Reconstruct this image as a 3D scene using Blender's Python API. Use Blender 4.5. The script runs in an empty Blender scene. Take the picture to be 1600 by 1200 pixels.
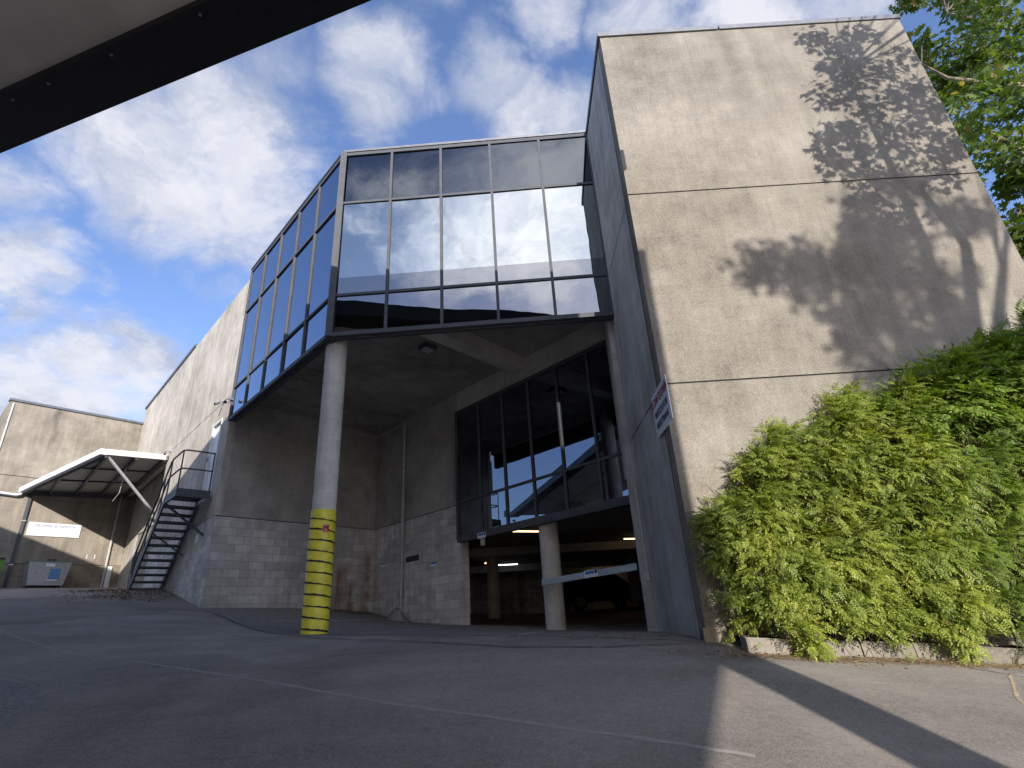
import bpy, math, random
import numpy as np
from mathutils import Vector, Matrix
random.seed(7); RN = np.random.RandomState(11)
SC = bpy.context.scene
COL = SC.collection
R = math.radians

# ------------------------------------------------------------ camera
cam_d = bpy.data.cameras.new("camera"); cam = bpy.data.objects.new("camera", cam_d); COL.objects.link(cam)
cam_d.sensor_width = 36; cam_d.lens = 36*860.3/1600; cam_d.clip_end = 3000; cam_d.clip_start = 0.05
PIT, ROL = R(23.38), R(3.52)
uv_ = Vector((0, -math.sin(PIT), math.cos(PIT))); fw = Vector((0, math.cos(PIT), math.sin(PIT))); ex = Vector((1, 0, 0))
Rt = math.cos(ROL)*ex - math.sin(ROL)*uv_; Up = math.sin(ROL)*ex + math.cos(ROL)*uv_
cam.matrix_world = Matrix(((Rt.x, Up.x, -fw.x, 0), (Rt.y, Up.y, -fw.y, 0), (Rt.z, Up.z, -fw.z, 0), (0, 0, 0, 1)))
SC.camera = cam
SC.view_settings.view_transform = 'Standard'; SC.view_settings.look = 'None'
SC.view_settings.exposure = 0.8; SC.view_settings.gamma = 1.0
SC.render.resolution_x = 1024; SC.render.resolution_y = 768
SC.render.engine = 'CYCLES'; SC.cycles.max_bounces = 12; SC.cycles.diffuse_bounces = 6; SC.cycles.glossy_bounces = 6

# ------------------------------------------------------------ light
SUN = Vector((0.17, -0.985, 0.374)).normalized()          # towards the sun
sd = bpy.data.lights.new("sun", 'SUN'); sd.energy = 3.95; sd.angle = R(0.53); sd.color = (1.0, 0.93, 0.84)
so = bpy.data.objects.new("sun", sd); COL.objects.link(so)
so.rotation_euler = SUN.to_track_quat('Z', 'Y').to_euler()
def ray(u, v):
    f, p, r_ = 860.285, PIT, ROL
    a = (u-800)/f; b = -(v-600)/f
    cr, sr = math.cos(r_), math.sin(r_); X = a*cr+b*sr; U = -a*sr+b*cr
    cp, sp = math.cos(p), math.sin(p)
    return Vector((X, cp-U*sp, sp+U*cp)).normalized()

world = bpy.data.worlds.new("World"); SC.world = world; world.use_nodes = True
nt = world.node_tree; nt.nodes.clear(); N = nt.nodes; LK = nt.links
def nd(t, tree=None, **k):
    n = (tree or nt).nodes.new(t)
    for a, b in k.items(): setattr(n, a, b)
    return n
sky = nd('ShaderNodeTexSky', sky_type='NISHITA', sun_disc=False)
sky.sun_elevation = math.asin(SUN.z); sky.sun_rotation = math.atan2(SUN.x, SUN.y)
sky.altitude = 300; sky.air_density = 1.0; sky.dust_density = 0.6; sky.ozone_density = 2.0
tc = nd('ShaderNodeTexCoord')
nrm = nd('ShaderNodeVectorMath', operation='NORMALIZE'); LK.new(tc.outputs['Generated'], nrm.inputs[0])
# flatten the direction on a cloud deck so that clouds shrink towards the horizon
sep = nd('ShaderNodeSeparateXYZ'); LK.new(nrm.outputs[0], sep.inputs[0])
za = nd('ShaderNodeMath', operation='ADD'); LK.new(sep.outputs['Z'], za.inputs[0]); za.inputs[1].default_value = 0.35
dv = nd('ShaderNodeVectorMath', operation='DIVIDE'); LK.new(nrm.outputs[0], dv.inputs[0])
cb = nd('ShaderNodeCombineXYZ')
for i in range(3): LK.new(za.outputs[0], cb.inputs[i])
LK.new(cb.outputs[0], dv.inputs[1])
wn = nd('ShaderNodeTexNoise'); wn.inputs['Scale'].default_value = 3.2; wn.inputs['Detail'].default_value = 8; wn.inputs['Roughness'].default_value = 0.62
LK.new(dv.outputs[0], wn.inputs['Vector'])
ws = nd('ShaderNodeVectorMath', operation='SUBTRACT'); LK.new(wn.outputs['Color'], ws.inputs[0]); ws.inputs[1].default_value = (.5, .5, .5)
wm = nd('ShaderNodeVectorMath', operation='SCALE'); LK.new(ws.outputs[0], wm.inputs[0]); wm.inputs['Scale'].default_value = 0.26
wp = nd('ShaderNodeVectorMath', operation='ADD'); LK.new(nrm.outputs[0], wp.inputs[0]); LK.new(wm.outputs[0], wp.inputs[1])
blobs = [(300,250,.26,1),(400,300,.2,1),(200,215,.17,.9),(330,150,.16,.55),(450,120,.13,.5),(590,110,.15,.9),(575,190,.14,.85),(660,170,.10,.6),(750,150,.15,.9),(810,195,.14,.95),(890,205,.12,.95),
 (60,410,.15,1),(170,440,.09,.8),(90,520,.13,.75),(220,540,.15,.85),(90,600,.20,1.0),(260,610,.12,.7),(280,410,.08,.5),(330,440,.1,.55),
 (850,30,.14,.8),(1000,15,.16,.85),(1150,25,.15,.9),(1300,5,.14,.85),(680,-20,.13,.7),(20,300,.11,.65),(20,660,.14,.9),(640,40,.08,.45)]
last = None
for (u, v, rad, st) in blobs:
    c = ray(u, v); rad *= .88
    ds = nd('ShaderNodeVectorMath', operation='DISTANCE'); LK.new(wp.outputs[0], ds.inputs[0]); ds.inputs[1].default_value = c
    mr = nd('ShaderNodeMapRange', interpolation_type='SMOOTHSTEP'); LK.new(ds.outputs['Value'], mr.inputs['Value'])
    mr.inputs['From Min'].default_value = rad; mr.inputs['From Max'].default_value = rad*.15; mr.inputs['To Max'].default_value = st
    if last is None: last = mr.outputs[0]
    else:
        mx = nd('ShaderNodeMath', operation='MAXIMUM'); LK.new(last, mx.inputs[0]); LK.new(mr.outputs[0], mx.inputs[1]); last = mx.outputs[0]
# clouds in the rest of the sky (behind the viewer, seen in the glass)
gn = nd('ShaderNodeTexNoise'); gn.inputs['Scale'].default_value = 2.2; gn.inputs['Detail'].default_value = 10; gn.inputs['Roughness'].default_value = 0.58
gn.inputs['Distortion'].default_value = 0.5
LK.new(dv.outputs[0], gn.inputs['Vector'])
gm = nd('ShaderNodeMapRange'); LK.new(gn.outputs['Fac'], gm.inputs['Value'])
gm.inputs['From Min'].default_value = 0.45; gm.inputs['From Max'].default_value = 0.62; gm.inputs['To Max'].default_value = 0.85
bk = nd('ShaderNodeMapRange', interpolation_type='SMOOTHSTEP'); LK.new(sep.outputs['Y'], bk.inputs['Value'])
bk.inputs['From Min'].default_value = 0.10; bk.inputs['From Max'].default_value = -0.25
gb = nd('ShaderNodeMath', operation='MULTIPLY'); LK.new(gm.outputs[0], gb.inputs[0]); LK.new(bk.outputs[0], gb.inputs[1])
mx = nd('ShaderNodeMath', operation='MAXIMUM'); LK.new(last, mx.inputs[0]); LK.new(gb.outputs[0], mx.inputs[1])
fn = nd('ShaderNodeTexNoise'); fn.inputs['Scale'].default_value = 5.5; fn.inputs['Detail'].default_value = 14; fn.inputs['Roughness'].default_value = 0.64; fn.inputs['Distortion'].default_value = 0.5
LK.new(dv.outputs[0], fn.inputs['Vector'])
fr = nd('ShaderNodeMapRange'); LK.new(fn.outputs['Fac'], fr.inputs['Value']); fr.inputs['From Min'].default_value = .25; fr.inputs['From Max'].default_value = .75
fr.inputs['To Min'].default_value = -0.44; fr.inputs['To Max'].default_value = 0.42; fr.clamp = False
ad = nd('ShaderNodeMath', operation='ADD'); LK.new(mx.outputs[0], ad.inputs[0]); LK.new(fr.outputs[0], ad.inputs[1])
cv = nd('ShaderNodeMapRange', interpolation_type='SMOOTHSTEP'); LK.new(ad.outputs[0], cv.inputs['Value'])
cv.inputs['From Min'].default_value = 0.16; cv.inputs['From Max'].default_value = 1.05; cv.inputs['To Max'].default_value = 0.97
f2 = nd('ShaderNodeTexNoise'); f2.inputs['Scale'].default_value = 4.2; f2.inputs['Detail'].default_value = 9; f2.inputs['Roughness'].default_value = 0.6; f2.inputs['Distortion'].default_value = 0.8
LK.new(wp.outputs[0], f2.inputs['Vector'])
f2m = nd('ShaderNodeMapRange', interpolation_type='SMOOTHSTEP'); LK.new(f2.outputs['Fac'], f2m.inputs['Value']); f2m.inputs['From Min'].default_value = .36; f2m.inputs['From Max'].default_value = .62
cr_ = nd('ShaderNodeMix', data_type='RGBA'); LK.new(f2m.outputs[0], cr_.inputs['Factor'])
cr_.inputs['A'].default_value = (3.0, 3.35, 4.3, 1); cr_.inputs['B'].default_value = (5.3, 5.35, 5.8, 1)
tint = nd('ShaderNodeMix', data_type='RGBA', blend_type='MULTIPLY'); tint.inputs['Factor'].default_value = 1
LK.new(sky.outputs[0], tint.inputs['A']); tint.inputs['B'].default_value = (1.45, 1.45, 1.72, 1)
bb = nd('ShaderNodeMapRange', interpolation_type='SMOOTHSTEP'); LK.new(sep.outputs['Y'], bb.inputs['Value'])   # cloud towards the sun is brighter, raised further to lift the shade
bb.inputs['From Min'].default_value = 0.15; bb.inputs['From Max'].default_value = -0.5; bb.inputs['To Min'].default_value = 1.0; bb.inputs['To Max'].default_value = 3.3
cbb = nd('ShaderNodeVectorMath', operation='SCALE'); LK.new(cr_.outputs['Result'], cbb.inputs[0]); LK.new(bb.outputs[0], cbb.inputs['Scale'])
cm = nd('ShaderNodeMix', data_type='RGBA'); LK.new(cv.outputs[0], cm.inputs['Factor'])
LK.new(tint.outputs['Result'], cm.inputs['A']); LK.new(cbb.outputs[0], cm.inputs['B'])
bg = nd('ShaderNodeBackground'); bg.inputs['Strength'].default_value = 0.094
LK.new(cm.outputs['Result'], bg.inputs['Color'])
wo = nd('ShaderNodeOutputWorld'); LK.new(bg.outputs[0], wo.inputs['Surface'])

# ------------------------------------------------------------ materials
def newmat(name):
    m = bpy.data.materials.new(name); m.use_nodes = True
    b = m.node_tree.nodes['Principled BSDF']; return m, m.node_tree, b
def simple(name, col, rough=.6, metal=0, emit=None, estr=1, noise=0.0, nscale=8, bump=0, spec=None, coat=0):
    m, t, b = newmat(name); b.inputs['Base Color'].default_value = (*col, 1); b.inputs['Roughness'].default_value = rough; b.inputs['Metallic'].default_value = metal
    if spec is not None: b.inputs['Specular IOR Level'].default_value = spec
    if coat: b.inputs['Coat Weight'].default_value = coat
    if emit: b.inputs['Emission Color'].default_value = (*emit, 1); b.inputs['Emission Strength'].default_value = estr
    if noise or bump:
        tcn = nd('ShaderNodeTexCoord', t); n = nd('ShaderNodeTexNoise', t); n.inputs['Scale'].default_value = nscale; n.inputs['Detail'].default_value = 8
        t.links.new(tcn.outputs['Object'], n.inputs['Vector'])
        if noise:
            r = nd('ShaderNodeMapRange', t); t.links.new(n.outputs['Fac'], r.inputs['Value']); r.inputs['From Min'].default_value = .3; r.inputs['From Max'].default_value = .7
            r.inputs['To Min'].default_value = 1-noise; r.inputs['To Max'].default_value = 1+noise
            mu = nd('ShaderNodeVectorMath', t, operation='SCALE'); mu.inputs[0].default_value = col; t.links.new(r.outputs[0], mu.inputs['Scale'])
            t.links.new(mu.outputs[0], b.inputs['Base Color'])
        if bump:
            bp = nd('ShaderNodeBump', t); bp.inputs['Strength'].default_value = bump; bp.inputs['Distance'].default_value = .01
            t.links.new(n.outputs['Fac'], bp.inputs['Height']); t.links.new(bp.outputs[0], b.inputs['Normal'])
    return m
def mathn(t, op, a, b=None, clamp=False):
    n = nd('ShaderNodeMath', t, operation=op); n.use_clamp = clamp
    for i, v in enumerate((a, b)):
        if v is None: continue
        if isinstance(v, (int, float)): n.inputs[i].default_value = v
        else: t.links.new(v, n.inputs[i])
    return n.outputs[0]
def noise(t, vec, scale, detail=6, rough=.55, dist=0):
    n = nd('ShaderNodeTexNoise', t); n.inputs['Scale'].default_value = scale; n.inputs['Detail'].default_value = detail; n.inputs['Roughness'].default_value = rough
    n.inputs['Distortion'].default_value = dist
    t.links.new(vec, n.inputs['Vector']); return n.outputs['Fac']
def mapr(t, v, a, b, c, d, smooth=False):
    n = nd('ShaderNodeMapRange', t); n.interpolation_type = 'SMOOTHSTEP' if smooth else 'LINEAR'
    t.links.new(v, n.inputs['Value'])
    for k, x in zip(('From Min', 'From Max', 'To Min', 'To Max'), (a, b, c, d)): n.inputs[k].default_value = x
    return n.outputs[0]
def mixc(t, f, a, b, mode='MIX'):
    n = nd('ShaderNodeMix', t, data_type='RGBA', blend_type=mode)
    for k, v in (('Factor', f), ('A', a), ('B', b)):
        if isinstance(v, (int, float)): n.inputs[k].default_value = v
        elif isinstance(v, tuple): n.inputs[k].default_value = (*v, 1)
        else: t.links.new(v, n.inputs[k])
    return n.outputs['Result']
def mapping(t, vec, scale, loc=(0, 0, 0)):
    n = nd('ShaderNodeMapping', t); n.inputs['Scale'].default_value = scale; n.inputs['Location'].default_value = loc; t.links.new(vec, n.inputs['Vector']); return n.outputs[0]

def concrete(name, col, streaks=(), dark=.55, streaky=.5, grain=.35, rough=.88, seams=(), course=0.0):
    """weathered board/precast concrete; uv is in metres (u along the wall, v height)"""
    m, t, b = newmat(name); tcn = nd('ShaderNodeTexCoord', t); o = tcn.outputs['Object']; uv = tcn.outputs['UV']
    big = noise(t, o, .55, 5, .6); mid = noise(t, o, 3.1, 8, .65); fine = noise(t, o, 42, 8, .75)
    st = noise(t, mapping(t, o, (2.6, 2.6, .28)), 1.6, 8, .6); st2 = noise(t, mapping(t, o, (14, 14, .7)), 1.5, 6, .6)
    hz = noise(t, mapping(t, o, (.5, .5, 22)), 1.5, 5, .6)
    f = mapr(t, big, .3, .7, -.22, .22)
    f = mathn(t, 'ADD', f, mapr(t, mid, .3, .7, -.16, .16))
    f = mathn(t, 'ADD', f, mapr(t, fine, .3, .7, -grain*.5, grain*.5))
    f = mathn(t, 'ADD', f, mapr(t, st, .3, .7, -.22*streaky, .22*streaky))
    f = mathn(t, 'ADD', f, mapr(t, st2, .3, .7, -.13*streaky, .13*streaky))
    f = mathn(t, 'ADD', f, mapr(t, hz, .3, .7, -.05, .05))
    f = mathn(t, 'ADD', f, 1.0)
    spx = nd('ShaderNodeSeparateXYZ', t); t.links.new(uv, spx.inputs[0])
    wob = mathn(t, 'MULTIPLY', mathn(t, 'SUBTRACT', noise(t, mapping(t, uv, (1, 1, 1)), .8, 3), .5), .5)
    for (u0, w, zlo, zhi, amt) in streaks:
        du = mathn(t, 'ABSOLUTE', mathn(t, 'SUBTRACT', mathn(t, 'ADD', spx.outputs['X'], wob), u0))
        mu = mapr(t, du, 0, w, 1, 0, True); mz = mapr(t, spx.outputs['Y'], zlo, zhi, 0, 1, True)
        k = mathn(t, 'MULTIPLY', mathn(t, 'MULTIPLY', mu, mz), mapr(t, st2, .3, .6, .6, 1.0))
        f = mathn(t, 'MULTIPLY', f, mathn(t, 'SUBTRACT', 1.0, mathn(t, 'MULTIPLY', k, amt)))
    if course:                                             # faint board / pour lines every `course` metres
        w = mathn(t, 'FRACT', mathn(t, 'DIVIDE', spx.outputs['Y'], course))
        ln = mapr(t, mathn(t, 'ABSOLUTE', mathn(t, 'SUBTRACT', w, .5)), 0, .05, .86, 1, True)
        f = mathn(t, 'MULTIPLY', f, ln)
    base = mixc(t, mapr(t, big, .35, .65, 0, 1), tuple(c*.93*(1.0, .985, .95)[i] for i, c in enumerate(col)), col)
    sc = nd('ShaderNodeVectorMath', t, operation='SCALE'); t.links.new(base, sc.inputs[0]); t.links.new(f, sc.inputs['Scale'])
    t.links.new(sc.outputs[0], b.inputs['Base Color']); b.inputs['Roughness'].default_value = rough; b.inputs['Specular IOR Level'].default_value = .25
    bp = nd('ShaderNodeBump', t); bp.inputs['Strength'].default_value = .5; bp.inputs['Distance'].default_value = .006
    hh = mathn(t, 'ADD', fine, mathn(t, 'MULTIPLY', mid, 1.5)); t.links.new(hh, bp.inputs['Height']); t.links.new(bp.outputs[0], b.inputs['Normal'])
    return m
def blockwork(name, col, rust=()):
    m, t, b = newmat(name); tcn = nd('ShaderNodeTexCoord', t); o = tcn.outputs['Object']; uv = tcn.outputs['UV']
    br = nd('ShaderNodeTexBrick', t); br.offset = .5; br.inputs['Scale'].default_value = 1; br.inputs['Mortar Size'].default_value = .006
    br.inputs['Brick Width'].default_value = .4; br.inputs['Row Height'].default_value = .2; br.inputs['Mortar Smooth'].default_value = .3; br.inputs['Bias'].default_value = 0
    br.inputs['Color1'].default_value = (.8, .8, .8, 1); br.inputs['Color2'].default_value = (1.12, 1.12, 1.12, 1); br.inputs['Mortar'].default_value = (.62, .60, .58, 1)
    wv = nd('ShaderNodeVectorMath', t, operation='ADD'); jn = nd('ShaderNodeTexNoise', t); jn.inputs['Scale'].default_value = 3; t.links.new(uv, jn.inputs['Vector'])
    js = nd('ShaderNodeVectorMath', t, operation='SCALE'); t.links.new(jn.outputs['Color'], js.inputs[0]); js.inputs['Scale'].default_value = .012
    t.links.new(uv, wv.inputs[0]); t.links.new(js.outputs[0], wv.inputs[1]); t.links.new(wv.outputs[0], br.inputs['Vector'])
    big = noise(t, o, .8, 6, .6); mid = noise(t, o, 5, 8, .65); fine = noise(t, o, 60, 6, .7); st = noise(t, mapping(t, o, (3, 3, .3)), 1.6, 6)
    f = mathn(t, 'ADD', mapr(t, big, .3, .7, -.18, .18), mapr(t, mid, .3, .7, -.12, .12))
    f = mathn(t, 'ADD', f, mapr(t, fine, .3, .7, -.12, .12)); f = mathn(t, 'ADD', f, mapr(t, st, .3, .7, -.15, .15)); f = mathn(t, 'ADD', f, 1)
    c = mixc(t, 1.0, br.outputs['Color'], col, 'MULTIPLY')
    spx = nd('ShaderNodeSeparateXYZ', t); t.links.new(uv, spx.inputs[0])
    for (u0, w, zhi) in rust:
        wob = mathn(t, 'MULTIPLY', mathn(t, 'SUBTRACT', mid, .5), .5)
        du = mathn(t, 'ABSOLUTE', mathn(t, 'SUBTRACT', mathn(t, 'ADD', spx.outputs['X'], wob), u0))
        k = mathn(t, 'MULTIPLY', mapr(t, du, 0, w, 1, 0, True), mapr(t, spx.outputs['Y'], zhi, zhi-.5, 0, 1, True))
        k = mathn(t, 'MULTIPLY', k, mapr(t, st, .35, .6, .1, .85))
        c = mixc(t, k, c, (.20, .11, .045))
    dirt = mapr(t, mathn(t, 'ADD', spx.outputs['Y'], mathn(t, 'MULTIPLY', mid, .8)), .55, 1.4, .25, 0, True)
    sc = nd('ShaderNodeVectorMath', t, operation='SCALE'); t.links.new(c, sc.inputs[0]); t.links.new(f, sc.inputs['Scale'])
    t.links.new(sc.outputs[0], b.inputs['Base Color']); b.inputs['Roughness'].default_value = .9; b.inputs['Specular IOR Level'].default_value = .2
    bp = nd('ShaderNodeBump', t); bp.inputs['Strength'].default_value = .6; bp.inputs['Distance'].default_value = .008
    hh = mathn(t, 'SUBTRACT', mathn(t, 'MULTIPLY', fine, .4), br.outputs['Fac']); t.links.new(hh, bp.inputs['Height']); t.links.new(bp.outputs[0], b.inputs['Normal'])
    return m
def glassmat(name, col, wav=.02, rough=.006, scale=.8):
    """coated solar glass seen from outside: a tinted, very slightly wavy mirror"""
    m, t, b = newmat(name); b.inputs['Base Color'].default_value = (*col, 1); b.inputs['Metallic'].default_value = 1; b.inputs['Roughness'].default_value = rough
    tcn = nd('ShaderNodeTexCoord', t); n = noise(t, tcn.outputs['Object'], scale, 2, .4)
    bp = nd('ShaderNodeBump', t); bp.inputs['Strength'].default_value = wav; bp.inputs['Distance'].default_value = .3
    t.links.new(n, bp.inputs['Height']); t.links.new(bp.outputs[0], b.inputs['Normal'])
    return m

M = {}
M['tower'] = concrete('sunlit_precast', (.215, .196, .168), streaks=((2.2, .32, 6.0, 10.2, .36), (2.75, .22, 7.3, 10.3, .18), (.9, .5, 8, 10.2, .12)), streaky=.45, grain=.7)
M['side'] = concrete('shaded_precast', (.41, .39, .37), streaky=.9, grain=.3)  # same tower concrete, toned lighter for its shaded side
M['leftwall'] = concrete('precast_left', (.44, .405, .36), streaky=.8, grain=.35)
M['recess'] = concrete('precast_recess', (.37, .35, .325), streaky=.45, grain=.4)
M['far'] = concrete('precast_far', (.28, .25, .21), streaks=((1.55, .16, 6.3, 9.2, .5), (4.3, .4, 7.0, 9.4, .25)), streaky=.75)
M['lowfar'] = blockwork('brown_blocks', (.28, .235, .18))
M['block'] = blockwork('grey_blocks', (.57, .545, .515), rust=((3.6, .5, 2.0), (4.45, .35, 2.4), (4.0, .2, 1.5)))
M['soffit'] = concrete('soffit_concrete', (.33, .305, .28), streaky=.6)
M['beam'] = concrete('beam_concrete', (.5, .48, .45), streaky=.2, grain=.2)
M['column'] = concrete('column_concrete', (.52, .5, .47), streaky=.5, grain=.3)
M['dark'] = simple('dark_backing', (.05, .05, .05), .9)  # plain dark colour of the backing behind joints and glass
M['cap'] = simple('cap_flashing', (.16, .165, .18), .45, .6, noise=.15)
M['frame'] = simple('anodised_frame', (.09, .094, .105), .6, 0, noise=.12, nscale=4, spec=.12)
M['framelight'] = simple('frame_edge', (.15, .155, .17), .6, 0, noise=.1, spec=.2)
M['g_top'] = glassmat('glass_top_row', (.105, .11, .115), .012)
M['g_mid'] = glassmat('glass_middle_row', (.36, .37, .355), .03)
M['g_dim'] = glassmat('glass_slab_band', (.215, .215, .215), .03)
M['g_left'] = glassmat('glass_left_facet', (.29, .345, .45), .008)
M['g_dark'] = glassmat('glass_lower_dark', (.19, .21, .25), .006)
M['darkmetal'] = simple('dark_steel', (.012, .012, .014), .5, .2, noise=.3)
M['stair'] = simple('stair_steel_paint', (.065, .07, .085), .5, .3, noise=.25, nscale=12)
M['galv'] = simple('galvanised', (.5, .51, .52), .45, .6, noise=.2, nscale=14)
M['white'] = simple('white_paint', (.72, .74, .78), .45, noise=.06)
M['offwhite'] = simple('offwhite_paint', (.6, .6, .58), .5, noise=.12, nscale=5)
M['pipe'] = simple('pvc_pipe', (.42, .41, .39), .5, noise=.12)
M['soffitlight'] = simple('canopy_lining', (.62, .575, .51), .8, noise=.12, nscale=1.2)
M['bolt'] = simple('bolt_head', (.3, .3, .3), .4, .8)
M['camgrey'] = simple('camera_grey', (.16, .16, .17), .4)
M['rubber'] = simple('black_rubber', (.02, .02, .02), .7)

# ground asphalt
def asphalt():
    m, t, b = newmat('asphalt'); tcn = nd('ShaderNodeTexCoord', t); o = tcn.outputs['Object']
    big = noise(t, o, .35, 5, .55, .6); mid = noise(t, o, 1.7, 6, .6); fine = noise(t, o, 70, 4, .8); agg = noise(t, o, 210, 2, .8)
    strk = noise(t, mapping(t, o, (.25, 1.6, 1)), 1.0, 5, .6, .4)
    f = mathn(t, 'ADD', mapr(t, big, .35, .65, -.2, .2), mapr(t, mid, .3, .7, -.1, .1))
    f = mathn(t, 'ADD', f, mapr(t, fine, .3, .7, -.38, .38)); f = mathn(t, 'ADD', f, mapr(t, agg, .3, .7, -.35, .35)); f = mathn(t, 'ADD', f, mapr(t, noise(t, o, 16, 5, .7), .3, .7, -.14, .14))
    f = mathn(t, 'ADD', f, mapr(t, strk, .3, .7, -.14, .14)); f = mathn(t, 'ADD', f, 1)
    # irregular resurfacing patches with crisp edges
    vor = nd('ShaderNodeTexVoronoi', t); vor.inputs['Scale'].default_value = .17
    wv = nd('ShaderNodeVectorMath', t, operation='ADD'); wn_ = nd('ShaderNodeTexNoise', t); wn_.inputs['Scale'].default_value = .6; wn_.inputs['Detail'].default_value = 4
    t.links.new(o, wn_.inputs['Vector']); ss = nd('ShaderNodeVectorMath', t, operation='SCALE'); t.links.new(wn_.outputs['Color'], ss.inputs[0]); ss.inputs['Scale'].default_value = 1.6
    t.links.new(o, wv.inputs[0]); t.links.new(ss.outputs[0], wv.inputs[1]); t.links.new(wv.outputs[0], vor.inputs['Vector'])
    sx = nd('ShaderNodeSeparateXYZ', t); t.links.new(vor.outputs['Color'], sx.inputs[0])
    f = mathn(t, 'MULTIPLY', f, mapr(t, sx.outputs['X'], 0, 1, .80, 1.14))
    # pale stone specks and dark cracks
    vs = nd('ShaderNodeTexVoronoi', t); vs.inputs['Scale'].default_value = 38; t.links.new(o, vs.inputs['Vector'])
    sp = mapr(t, vs.outputs['Distance'], .05, .16, 1, 0); spc = nd('ShaderNodeSeparateXYZ', t); t.links.new(vs.outputs['Color'], spc.inputs[0])
    sp = mathn(t, 'MULTIPLY', sp, mapr(t, spc.outputs['X'], .80, .84, 0, .55))
    ve = nd('ShaderNodeTexVoronoi', t, feature='DISTANCE_TO_EDGE'); ve.inputs['Scale'].default_value = .33; t.links.new(wv.outputs[0], ve.inputs['Vector'])
    ck = mapr(t, ve.outputs['Distance'], 0, .004, .86, 1)
    f = mathn(t, 'MULTIPLY', f, ck)
    sc = nd('ShaderNodeVectorMath', t, operation='SCALE'); sc.inputs[0].default_value = (.285, .252, .218); t.links.new(f, sc.inputs['Scale'])
    c = mixc(t, sp, sc.outputs[0], (.42, .39, .36))
    t.links.new(c, b.inputs['Base Color']); b.inputs['Roughness'].default_value = .82; b.inputs['Specular IOR Level'].default_value = .35
    bp = nd('ShaderNodeBump', t); bp.inputs['Strength'].default_value = .8; bp.inputs['Distance'].default_value = .012
    t.links.new(mathn(t, 'ADD', mathn(t, 'ADD', fine, agg), mathn(t, 'MULTIPLY', sp, .6)), bp.inputs['Height']); t.links.new(bp.outputs[0], b.inputs['Normal'])
    return m
M['asphalt'] = asphalt()
M['apron'] = simple('apron_asphalt', (.22, .198, .178), .88, noise=.35, nscale=9, bump=.4)
def wornpaint():
    m, t, b = newmat('worn_line_paint'); tcn = nd('ShaderNodeTexCoord', t); o = tcn.outputs['Object']
    n = noise(t, o, 9, 10, .8); k = mapr(t, n, .50, .70, 0, .65)
    c = mixc(t, k, (.262, .232, .203), (.46, .44, .41)); t.links.new(c, b.inputs['Base Color']); b.inputs['Roughness'].default_value = .85; return m
M['worn'] = wornpaint()
M['line'] = simple('white_line', (.42, .41, .39), .8, noise=.35, nscale=14)

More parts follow.
